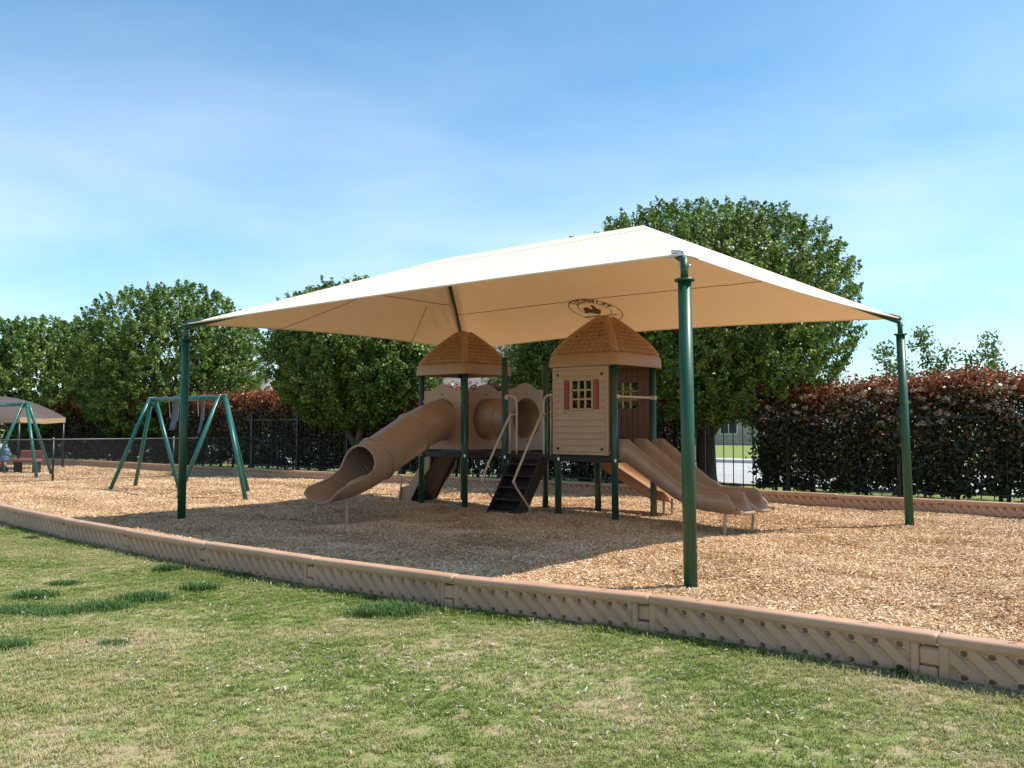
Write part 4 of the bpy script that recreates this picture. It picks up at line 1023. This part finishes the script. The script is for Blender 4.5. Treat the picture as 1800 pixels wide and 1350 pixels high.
sapling(11.2, 21.3, [(-0.05, 3.75, 0.05, 3), (0.25, 3.5, 0.05, 3), (-0.4, 3.25, 0.0, 4), (0.9, 3.0, 0.0, 1.6)], 'leafy sapling rising above the hedge nearest the right edge', 5)
# hedges
def hedge(X0, X1, c0, h0, h1, label, seed, dens=1.0, flowers=0.0, cream=None, depth=1.5, ls=0.115, span=0.42):
    r_ = np.random.default_rng(seed); a, b = LP(X0, c0), LP(X1, c0); L_ = (b - a).length; mid = (a + b) / 2; mid.z = -0.02
    root = empty('hedge', mid, label, 'hedge'); d_ = np.array((b - a).normalized()); n_ = np.array(ln)
    ncl = int(L_ * 240 * dens); s_ = r_.random(ncl) * L_; which = r_.random(ncl)
    hs = h0 + (h1 - h0) * s_ / L_ + 0.07 * np.sin(s_ * 1.3 + seed) + 0.05 * np.sin(s_ * 3.1) + 0.03 * np.sin(s_ * 7.7)
    zz = np.where(which < 0.58, 0.14 + (hs - 0.17) * r_.random(ncl) ** 1.05, np.where(which < 0.85, hs - 0.12 * r_.random(ncl), 0.3 + (hs - 0.4) * r_.random(ncl)))
    dd = np.where(which < 0.58, 0.04 + 0.22 * r_.random(ncl) ** 2 + 0.06 * np.sin(s_ * 2.2 + zz * 3), depth * r_.random(ncl)) + 0.05
    c = np.array(a)[None] + d_[None] * s_[:, None] + n_[None] * dd[:, None]; c[:, 2] = zz
    per = 26; outn = np.where((which < 0.58)[:, None], -n_[None], np.array([0, 0, 1.0])[None])
    sp_ = np.where(zz < 0.45, 0.07, 0.11)[:, None, None]
    pos = (c[:, None] + r_.normal(size=(ncl, per, 3)) * sp_ * np.array([1, 1, 1.1]) + outn[:, None] * (r_.random((ncl, per, 1)) ** 2) * 0.16).reshape(-1, 3); n = len(pos)
    pos[:, 2] = np.maximum(pos[:, 2], 0.07 + 0.14 * r_.random(n))
    frac = pos[:, 2] - np.repeat(hs, per)          # distance under the top
    redp = np.clip(1.0 + frac / span, 0.0, 1) ** 1.1; redp = np.maximum(redp, 0.28 * np.clip(1 + frac / 1.5, 0, 1)) * np.repeat(np.clip(r_.normal(.95, .3, ncl), 0, 1.3), per)
    tone = np.where(r_.random(n) < redp, 0.56 + 0.28 * r_.random(n), 0.42 * r_.random(n) ** 0.9)
    if flowers > 0:
        sx0 = np.repeat(s_, per); fl = np.repeat(r_.random(ncl) < flowers, per) & (frac > -0.75) & (sx0 < L_ * (cream or 1)); tone = np.where(fl & (r_.random(n) < .75), 0.92 + .08 * r_.random(n), tone)
        sm_ = np.where(fl, 0.6, 1.0)
    else: sm_ = 1.0
    nr = unit(np.repeat(outn, per, 0) * 0.6 + np.array([0, 0, .3]) + r_.normal(size=(n, 3)) * .6)
    leaf_mesh('foliage', pos, nr, r_.normal(size=(n, 3)), ls * (0.7 + .6 * r_.random(n)) * sm_, 0.5, tone, M['photinia'], root, origin=mid)
    if flowers > 0:
        nh = 120; hs_ = L_ * (cream or 1) * r_.random(nh) ** 1.3; tp_ = r_.random(nh) < 0.4; hz = h0 + (h1 - h0) * hs_ / L_ + 0.05
        c = np.array(a)[None] + d_[None] * hs_[:, None] + n_[None] * np.where(tp_, 0.1 + 0.5 * r_.random(nh), -0.10)[:, None]; c[:, 2] = np.where(tp_, hz, hz - 0.1 - 0.75 * r_.random(nh) ** 1.4)
        m = 60; rr = (0.05 + 0.07 * r_.random(nh))[:, None, None]; dd_ = unit(r_.normal(size=(nh, m, 3))) * rr * (0.6 + 0.4 * r_.random((nh, m, 1))) * np.array([1.2, 1, 0.7])
        pos = (c[:, None] + dd_).reshape(-1, 3); nr = unit(dd_.reshape(-1, 3)); n = len(pos)
        fo = leaf_mesh('flower_heads', pos, nr, r_.normal(size=(n, 3)), 0.035 * (0.7 + .6 * r_.random(n)), 0.8, 0.91 + .09 * r_.random(n), M['photinia'], root, origin=mid); fo['kind'] = 'stuff'
    x = 0.3; rnd = random.Random(seed)
    while x < L_:
        for q in range(2):
            p = Vector(a) + Vector(d_) * (x + rnd.uniform(-.15, .15)) + ln * (depth * 0.45 + rnd.uniform(-.2, .2)); m_ = MB()
            m_.tube([p - Z * 0.1, p + Vector((rnd.uniform(-.1, .1), 0, 0.6)), p + Vector((rnd.uniform(-.3, .3), rnd.uniform(-.2, .2), 1.5))], [0.045, 0.035, 0.015], 6); m_.build('stem', M['bark'], root)
        x += 0.95
hedge(5.72, 15.5, 25.44, 2.34, 2.48, 'red-tipped hedge with cream flower heads at the right side of the picture', 21, 1.25, 0.2, 0.5)
hedge(-24, 4.15, 25.60, 2.58, 2.35, 'long red-tipped hedge running behind the swing sets and play structure', 22, 0.95, 0.0, None, span=0.7)

# ------------------------------------------------------------------ houses beyond
def house(x, y, w, d_, eave, ridge, rot, wallm, label, hip=2.5, chimney=True):
    rt = empty('house', (x, y, -0.02), label, 'house', build_local=True); rt.rotation_euler = (0, 0, rot)
    m_ = MB(); m_.box((0, 0, eave / 2), (w, d_, eave), None, 0.02); wo = m_.build('wall', wallm, rt)
    m_ = MB(); ov = 0.5; a, b = w / 2 + ov, d_ / 2 + ov; r_ = w / 2 - hip
    vs = [(-a, -b, eave), (a, -b, eave), (a, b, eave), (-a, b, eave), (-r_, 0, ridge), (r_, 0, ridge), (-a, -b, eave + .15), (a, -b, eave + .15), (a, b, eave + .15), (-a, b, eave + .15)]
    m_.add([Vector(v) for v in vs], [(3, 2, 1, 0), (0, 1, 7, 6), (1, 2, 8, 7), (2, 3, 9, 8), (3, 0, 6, 9), (6, 7, 5, 4), (7, 8, 5), (8, 9, 4, 5), (9, 6, 4)]); ro = m_.build('roof', M['shingle'], rt)
    if chimney: m_ = MB(); m_.box((r_ * 0.5, 0.6, ridge), (0.8, 0.8, 1.2), None, 0.03); m_.build('chimney', wallm, ro)
    for k in range(3):
        xx = -w / 2 + w * (k + 0.5) / 3
        m_ = MB(); m_.box((xx, -d_ / 2 - 0.02, eave * 0.55), (1.5, 0.08, 1.5), None, 0.01); wn = m_.build('window', M['white_trim'], rt)
        m_ = MB(); 
        for q in (-1, 1): m_.box((xx + q * 0.34, -d_ / 2 - 0.065, eave * 0.55), (0.6, 0.02, 1.3))
        m_.build('pane', M['glass'], wn)
house(1.3, 62, 13, 9, 3.0, 7.25, R(-20), M['brick_wall'], 'house with grey shingle roof showing between the two tower roofs', 1.0, False)
house(-24, 82, 12, 9, 3.0, 5.7, R(-36), M['brick_wall'], 'distant grey-roofed house in the gap left of the dark middle tree')
house(19.5, 74, 14, 9, 2.8, 4.3, R(-36), M['stone_wall'], 'cream stone house glimpsed through the gap beside the tallest tree trunk', 3.5, False)

# ------------------------------------------------------------------ small grey canopy and toys at the far left
gx, gy = -17.6, 30.9
gc = empty('small_shade_canopy', (gx, gy, 0), 'small grey dome-topped shade canopy with tan valance at the left edge', 'shade canopy')
m_ = MB(); rows = []; hx, hy = 1.62, 1.5
for k in range(11):
    t = k / 10; w = 1 - t; z = 1.80 + 0.72 * math.sin(t * math.pi / 2) ** 0.9 + 0.02
    ring = [Vector((gx + sx_ * hx * w, gy + sy * hy * w, z - 0.05 * (abs(sx_ * sy) < 1) * (1 - t))) for sx_, sy in ((-1, -1), (0, -1), (1, -1), (1, 0), (1, 1), (0, 1), (-1, 1), (-1, 0), (-1, -1))]
    rows.append(ring)
m_.grid(rows[::1]); fo = m_.build('fabric', M['grey_fabric'], gc)
m_ = MB(); m_.grid([[p - Z * 0.17 for p in rows[0]], rows[0]], False); m_.build('valance', M['tan_wall'], fo)
for sx_ in (-1, 1):
    for sy in (-1, 1): m_ = MB(); m_.tube([Vector((gx + sx_ * hx * .97, gy + sy * hy * .97, -0.1)), Vector((gx + sx_ * hx * .97, gy + sy * hy * .97, 1.78))], 0.04, 10); m_.build('post', M['black_metal'], gc)
bt = empty('play_bench', (-15.6, 29.2, 0), 'low red-brown play bench under the small grey canopy', 'bench')
m_ = MB(); m_.box((-15.6, 29.2, 0.42), (0.75, 0.45, 0.10), None, 0.02); m_.build('seat', M['toy_red'], bt)
m_ = MB(); m_.box((-15.6, 29.5, 0.62), (0.75, 0.08, 0.24), None, 0.02); m_.build('backrest', M['toy_red'], bt)
for sx_ in (-1, 1): m_ = MB(); m_.box((-15.6 + sx_ * .3, 29.2, 0.18), (0.08, 0.4, 0.38), None, 0.01); m_.build('leg', M['deck'], bt)
tr_ = empty('spring_rider', (-16.15, 28.5, 0), 'grey-blue spring rider toy at the left edge beside the swing legs', 'spring rider')
m_ = MB(); m_.box((-16.15, 28.5, 0.52), (0.62, 0.22, 0.24), None, 0.08); m_.build('body', M['toy_blue'], tr_)
m_ = MB(); m_.box((-15.9, 28.5, 0.72), (0.2, 0.2, 0.22), None, 0.07); m_.build('head', M['toy_blue'], tr_)
m_ = MB(); m_.tube([Vector((-16.15 + .09 * math.cos(k * .8), 28.5 + .09 * math.sin(k * .8), -0.02 + k * 0.0105)) for k in range(42)], 0.014, 6); m_.build('spring', M['black_metal'], tr_)
m_ = MB(); m_.tube([Vector((-15.98, 28.3, .66)), Vector((-15.98, 28.7, .66))], 0.018, 8); m_.build('handle', M['steel'], tr_)
sr = empty('toy_car', (-16.55, 28.9, 0), 'orange ride-on toy car cut by the left edge of the picture', 'toy car')
m_ = MB(); m_.box((-16.55, 28.9, 0.36), (0.7, 0.42, 0.26), None, 0.08); m_.box((-16.6, 28.9, 0.62), (0.36, 0.36, 0.3), None, 0.08); m_.build('body', M['toy_orange'], sr)
for sx_ in (-1, 1):
    for sy in (-1, 1): m_ = MB(); m_.tube([Vector((-16.55 + sx_ * .24, 28.9 + sy * .2, .13)), Vector((-16.55 + sx_ * .24, 28.9 + sy * .26, .13))], 0.13, 16); m_.build('wheel', M['black_metal'], sr)

# ------------------------------------------------------------------ scattered stuff: chips, grass
def clump_mesh(name, kind, seed):
    r_ = random.Random(seed); vs, fs, tone = [], [], []
    if kind == 'chips':
        for k in range(30):
            a = r_.uniform(0, 6.28); c = Vector((r_.gauss(0, .075), r_.gauss(0, .075), r_.uniform(0.002, 0.016))); L_ = r_.uniform(.018, .06); w = r_.uniform(.006, .016); h = r_.uniform(.002, .006)
            d = Vector((math.cos(a), math.sin(a), r_.gauss(0, .35))).normalized(); s_ = d.cross(Vector((r_.gauss(0, .3), r_.gauss(0, .3), 1))).normalized(); n = s_.cross(d)
            b = len(vs)
            for i in (-1, 1):
                for j in (-1, 1):
                    for q in (-1, 1): vs.append(c + d * i * L_ / 2 * (1 if j * q > 0 else .82) + s_ * j * w / 2 * (.7 if i > 0 else 1) + n * q * h / 2)
            t = min(1, max(0, r_.gauss(.52, .24)))
            for f in ((0, 1, 3, 2), (4, 6, 7, 5), (0, 4, 5, 1), (2, 3, 7, 6), (0, 2, 6, 4), (1, 5, 7, 3)): fs.append(tuple(b + i for i in f)); tone.append(t)
    elif kind == 'chip':
        L_, w, h = 0.035, 0.012, 0.005; d, s_, n = Vector((1, 0, .12)).normalized(), Vector((0, 1, .1 * seed)).normalized(), Vector((0, 0, 1))
        for i in (-1, 0, 1):
            for j, q in ((-1, -1), (1, -1), (1, 1), (-1, 1)): vs.append(d * i * L_ / 2 + s_ * j * w / 2 * (r_.uniform(.5, 1)) + n * (q * h / 2 + (.003 if i == 0 else 0)))
        for i in (0, 1):
            for j in range(4): fs.append((i * 4 + j, i * 4 + (j + 1) % 4, (i + 1) * 4 + (j + 1) % 4, (i + 1) * 4 + j))
        fs += [(3, 2, 1, 0), (8, 9, 10, 11)]; tone = [r_.uniform(.35, .8)] * len(fs)
    else:
        nb = 22 if kind == 'blades' else 90
        for k in range(nb):
            a = r_.uniform(0, 6.28); rr = abs(r_.gauss(0, .035 if kind == 'blades' else .06)); c = Vector((rr * math.cos(a), rr * math.sin(a), -0.005)); h = r_.uniform(.014, .038) if kind == 'blades' else r_.uniform(.05, .13)
            ln_ = r_.uniform(.2, 1.1); b2 = r_.uniform(0, 6.28); w = r_.uniform(.0018, .0032) if kind == 'blades' else r_.uniform(.003, .006)
            dd = Vector((math.cos(b2), math.sin(b2), 0)); s_ = Vector((-dd.y, dd.x, 0)) * w; b = len(vs)
            m1 = c + dd * h * ln_ * .35 + Vector((0, 0, h * .6)); e = c + dd * h * ln_ + Vector((0, 0, h * (1 - .3 * ln_)))
            vs += [c - s_, c + s_, m1 + s_ * .8, m1 - s_ * .8, e]; fs += [(b, b + 1, b + 2, b + 3), (b + 3, b + 2, b + 4)]
            t = min(1, max(0, r_.gauss(.42, .17))) if kind == 'blades' else r_.random()
            tone += [t, min(1, t + .1)]
    me = bpy.data.meshes.new(name); me.from_pydata([tuple(v) for v in vs], [], fs); me.update()
    at = me.attributes.new('tone', 'FLOAT', 'FACE'); at.data.foreach_set('value', tone); return me
def scatter(name, pts, rotz, scl, kinds, mat, label, cat, tilt=None):
    coll = bpy.data.collections.new(name + '_pieces')
    for s_ in range(3):
        me = clump_mesh(name + '_piece', kinds, s_ + 1); me.materials.append(mat)
        o = bpy.data.objects.new(name + '_piece', me); coll.objects.link(o)
    me = bpy.data.meshes.new(name); me.vertices.add(len(pts)); me.vertices.foreach_set('co', pts.reshape(-1).astype(np.float32)); me.update()
    rot = np.zeros((len(pts), 3), np.float32); rot[:, 2] = rotz
    if tilt is not None: rot[:, 0] = tilt[:, 0]; rot[:, 1] = tilt[:, 1]
    a = me.attributes.new('rot', 'FLOAT_VECTOR', 'POINT'); a.data.foreach_set('vector', rot.reshape(-1))
    a = me.attributes.new('scl', 'FLOAT', 'POINT'); a.data.foreach_set('value', scl.astype(np.float32))
    a = me.attributes.new('pick', 'INT', 'POINT'); a.data.foreach_set('value', rng.integers(0, 3, len(pts)).astype(np.int32))
    o = link(name, me)
    ng = bpy.data.node_groups.new(name, 'GeometryNodeTree')
    ng.interface.new_socket('Geometry', in_out='INPUT', socket_type='NodeSocketGeometry'); ng.interface.new_socket('Geometry', in_out='OUTPUT', socket_type='NodeSocketGeometry')
    N = ng.nodes.new; gi, go = N('NodeGroupInput'), N('NodeGroupOutput'); ip = N('GeometryNodeInstanceOnPoints'); ci = N('GeometryNodeCollectionInfo')
    ci.inputs['Collection'].default_value = coll; ci.inputs['Separate Children'].default_value = True; ci.inputs['Reset Children'].default_value = True
    ip.inputs['Pick Instance'].default_value = True
    def attr(nm, ty):
        n = N('GeometryNodeInputNamedAttribute'); n.data_type = ty; n.inputs['Name'].default_value = nm; return n.outputs['Attribute']
    Lk = ng.links.new; Lk(gi.outputs[0], ip.inputs['Points']); Lk(ci.outputs[0], ip.inputs['Instance'])
    Lk(attr('rot', 'FLOAT_VECTOR'), ip.inputs['Rotation']); Lk(attr('scl', 'FLOAT'), ip.inputs['Scale']); Lk(attr('pick', 'INT'), ip.inputs['Instance Index']); Lk(ip.outputs[0], go.inputs[0])
    md = o.modifiers.new('scatter', 'NODES'); md.node_group = ng
    tag(o, label, cat, kind='stuff'); return o
# mulch chips between the borders
def near_d(p):      # distance to the near border line, lawn side
    d = np.full(len(p), 99.0)
    for a, b in zip(NEAR, NEAR[1:]):
        a, b = np.array(a), np.array(b); ab = b - a; t = np.clip(((p - a) @ ab) / (ab @ ab), 0, 1); d = np.minimum(d, np.linalg.norm(p - (a + ab * t[:, None]), axis=1))
    return d
NPa = np.array([tuple(p) for p in NP]); FPa = np.array([tuple(p) for p in FP])
def in_view(p, m=1.08): return (np.abs(p[:, 0]) < p[:, 1] * 0.566 * m + 0.3) & (p[:, 1] > 1)
def mulch_points(n):
    k = rng.random(n) * (len(NPa) - 1); i = k.astype(int); f = (k - i)[:, None]
    a = NPa[i] * (1 - f) + NPa[np.minimum(i + 1, len(NPa) - 1)] * f; b = FPa[i] * (1 - f) + FPa[np.minimum(i + 1, len(NPa) - 1)] * f
    t = rng.random(n)[:, None]; p = a + (b - a) * t; p = p[in_view(p, 1.12)]; return p
p = mulch_points(210000); dist = p[:, 1]
p = p[near_d(p) > 0.15]; dist = p[:, 1]
keep = rng.random(len(p)) < np.clip(1.15 - (dist - 9) / 26, 0.35, 1); p = p[keep]
feet = [(A.x, A.y, .07), (B.x, B.y, .07), (C.x, C.y, .07), (D.x, D.y, .07)] + [(W(u, v).x, W(u, v).y, .06) for u, v in ((0, 0), (S, 0), (0, S), (S, S), (UA, 0), (UA, S), (UB, 0), (UC, 0))]
ex_ = []
for fx, fy, fr in feet:
    for _ in range(34):
        a_ = random.uniform(0, 6.28); r_f = fr + 0.03 + abs(random.gauss(0, .10)); ex_.append((fx + r_f * math.cos(a_), fy + r_f * math.sin(a_)))
lift = np.concatenate([np.zeros(len(p)), 0.03 * np.exp(-np.array([min(math.hypot(q[0] - f[0], q[1] - f[1]) for f in feet) for q in ex_]) / 0.12)]); p = np.concatenate([p, np.array(ex_)])
z = gz(p[:, 0], p[:, 1]) + lift; far_s = np.clip(1 + (p[:, 1] - 14) / 22, 1, 1.8)
scatter('wood_chip_mulch', np.column_stack([p, z + 0.0]), rng.random(len(p)) * 6.28, far_s * (0.75 + 0.5 * rng.random(len(p))), 'chips', M['chips'], 'loose light brown wood chip mulch covering the play area', 'wood chips')
# lawn
def lawn_points(n):
    k = rng.random(n) * (len(NPa) - 1); i = k.astype(int); f = (k - i)[:, None]
    a = NPa[i] * (1 - f) + NPa[np.minimum(i + 1, len(NPa) - 1)] * f
    t = rng.random(n) * 10; p = a + np.array([dn.x, dn.y])[None] * t[:, None]; p = p[in_view(p, 1.1)]
    return p[p[:, 1] > 3.6]
def lawn_z(p): return np.full(len(p), -0.02) + 0.0
p = lawn_points(420000); d_n = near_d(p); keep = d_n > 0.07; p = p[keep]; d_n = d_n[keep]
pn = np.sin(p[:, 0] * 1.3 + 2) * np.sin(p[:, 1] * 1.7 + 1) + 0.6 * np.sin(p[:, 0] * 3.1) * np.sin(p[:, 1] * 2.7 + 2)
keep = rng.random(len(p)) < np.clip(0.78 + 0.25 * pn, 0.4, 1); p = p[keep]; d_n = d_n[keep]
bz = [0.02 * math.sin(0) ]
def lawn_height(p):
    # same undulation as the sheet, evaluated by ray against it
    return p
lv = BVHTree.FromObject(lawn, bpy.context.evaluated_depsgraph_get())
def drop(p): return np.array([lv.ray_cast(Vector((x, y, 2)), Vector((0, 0, -1)))[0].z if lv.ray_cast(Vector((x, y, 2)), Vector((0, 0, -1)))[0] else -0.02 for x, y in p])
zz = drop(p) if len(p) < 160000 else drop(p[:160000]); p = p[:160000]; d_n = d_n[:160000]
print('lawn clumps', len(p))
scl = (0.7 + 0.5 * rng.random(len(p))) * np.where(d_n < 0.16, 1.9, 1.0)
scatter('lawn_grass', np.column_stack([p, zz]), rng.random(len(p)) * 6.28, scl, 'blades', M['blades'], 'short patchy green and straw coloured lawn grass in the foreground', 'grass')
q = lawn_points(420000); w = np.exp(-((q[:, 0] + 0.3) ** 2 / 1.6 + (q[:, 1] - 5.9) ** 2 / 0.6)) * 1.3 + np.exp(-((q[:, 0] - 1.6) ** 2 / 1.8 + (q[:, 1] - 5.0) ** 2 / 0.9)) * 0.5 + np.exp(-((q[:, 0] + 1.8) ** 2 / 1.0 + (q[:, 1] - 6.2) ** 2 / 0.3)) * 0.4 + 0.16
q = q[rng.random(len(q)) < w * 0.30]; q = q[near_d(q) > 0.15][:40000]; zq = drop(q)
scatter('stray_wood_chips', np.column_stack([q, zq + 0.018 + 0.014 * rng.random(len(q))]), rng.random(len(q)) * 6.28, 0.3 + 0.7 * rng.random(len(q)) ** 2, 'chip', M['chips_grey'], 'pale weathered wood chips strewn over the foreground lawn', 'wood chips', tilt=rng.normal(0, .35, (len(q), 2)))
# darker coarse tufts, each its own thing
TUFTS = [(690, 1078, 1.0, 0.34, 0.9, 'largest dark green grass tuft, in the lawn centre below the canopy'),
 (645, 1083, .7, .15, .8, 'short dark grass tuft touching the left side of the largest tuft'),
 (295, 1003, .9, .16, .8, 'dark grass tuft in the lawn left of centre, nearest the border'),
 (352, 1035, .9, .18, .7, 'dark grass tuft below the one nearest the border'), (430, 1015, .8, .14, .6, 'small dark grass tuft right of the pair nearest the border'),
 (255, 1052, .9, .24, .7, 'flat dark grass tuft at the right end of the left weed patch'), (180, 1068, .9, .28, .6, 'dark grass tuft in the middle of the left weed patch'),
 (100, 1078, 1, .30, .6, 'dark grass tuft at the lower side of the left weed patch'), (30, 1075, 1, .30, .6, 'dark grass tuft at the left end of the left weed patch'), (60, 1048, 1, .22, .6, 'dark grass tuft at the upper side of the left weed patch'),
 (198, 1137, .7, .12, .6, 'lone small dark grass tuft in the lower left lawn'), (12, 1142, 1, .20, .8, 'dark grass tuft cut by the left edge of the picture'),
 (55, 948, .8, .12, .6, 'small dark grass tuft at the upper left near the border'), (600, 1033, .7, .12, .6, 'small grass tuft growing against the near border, centre'), (1600, 1185, 1, .16, .8, 'grass tuft growing against the near border at the right'), (112, 1025, .8, .16, .35, 'thin flat grass tuft above the left weed patch')]
for i, (px, py, s_, wd, hh_, lab) in enumerate(TUFTS):
    d = ray_dir(px, py); t = (-0.02 - EYE.z) / d.z; c = EYE + d * t; rr = random.Random(i + 50); vs, fs, tn = [], [], []
    for k in range(int(1500 * wd / 0.2)):
        a = Vector((c.x + rr.gauss(0, wd * .42), c.y + rr.gauss(0, wd * .32), -0.03)); h = rr.uniform(.05, .13) * hh_; b2 = rr.uniform(0, 6.28); dd = Vector((math.cos(b2), math.sin(b2), 0)); lean = rr.uniform(.1, .9); w_ = rr.uniform(.002, .0042)
        sd2 = Vector((-dd.y, dd.x, 0)) * w_; b = len(vs); m1 = a + dd * h * lean * .35 + Z * h * .6; e = a + dd * h * lean + Z * h * (1 - .25 * lean)
        vs += [a - sd2 - c, a + sd2 - c, m1 + sd2 * .8 - c, m1 - sd2 * .8 - c, e - c]; fs += [(b, b + 1, b + 2, b + 3), (b + 3, b + 2, b + 4)]; q_ = rr.random(); tn += [q_, min(1, q_ + .15)]
    me = mesh_from('grass_tuft', vs, fs); at = me.attributes.new('tone', 'FLOAT', 'FACE'); at.data.foreach_set('value', tn)
    o = link('grass_tuft', me, M['tuft']); o.location = c; tag(o, lab, 'grass tuft', 'dark grass tufts in the lawn')
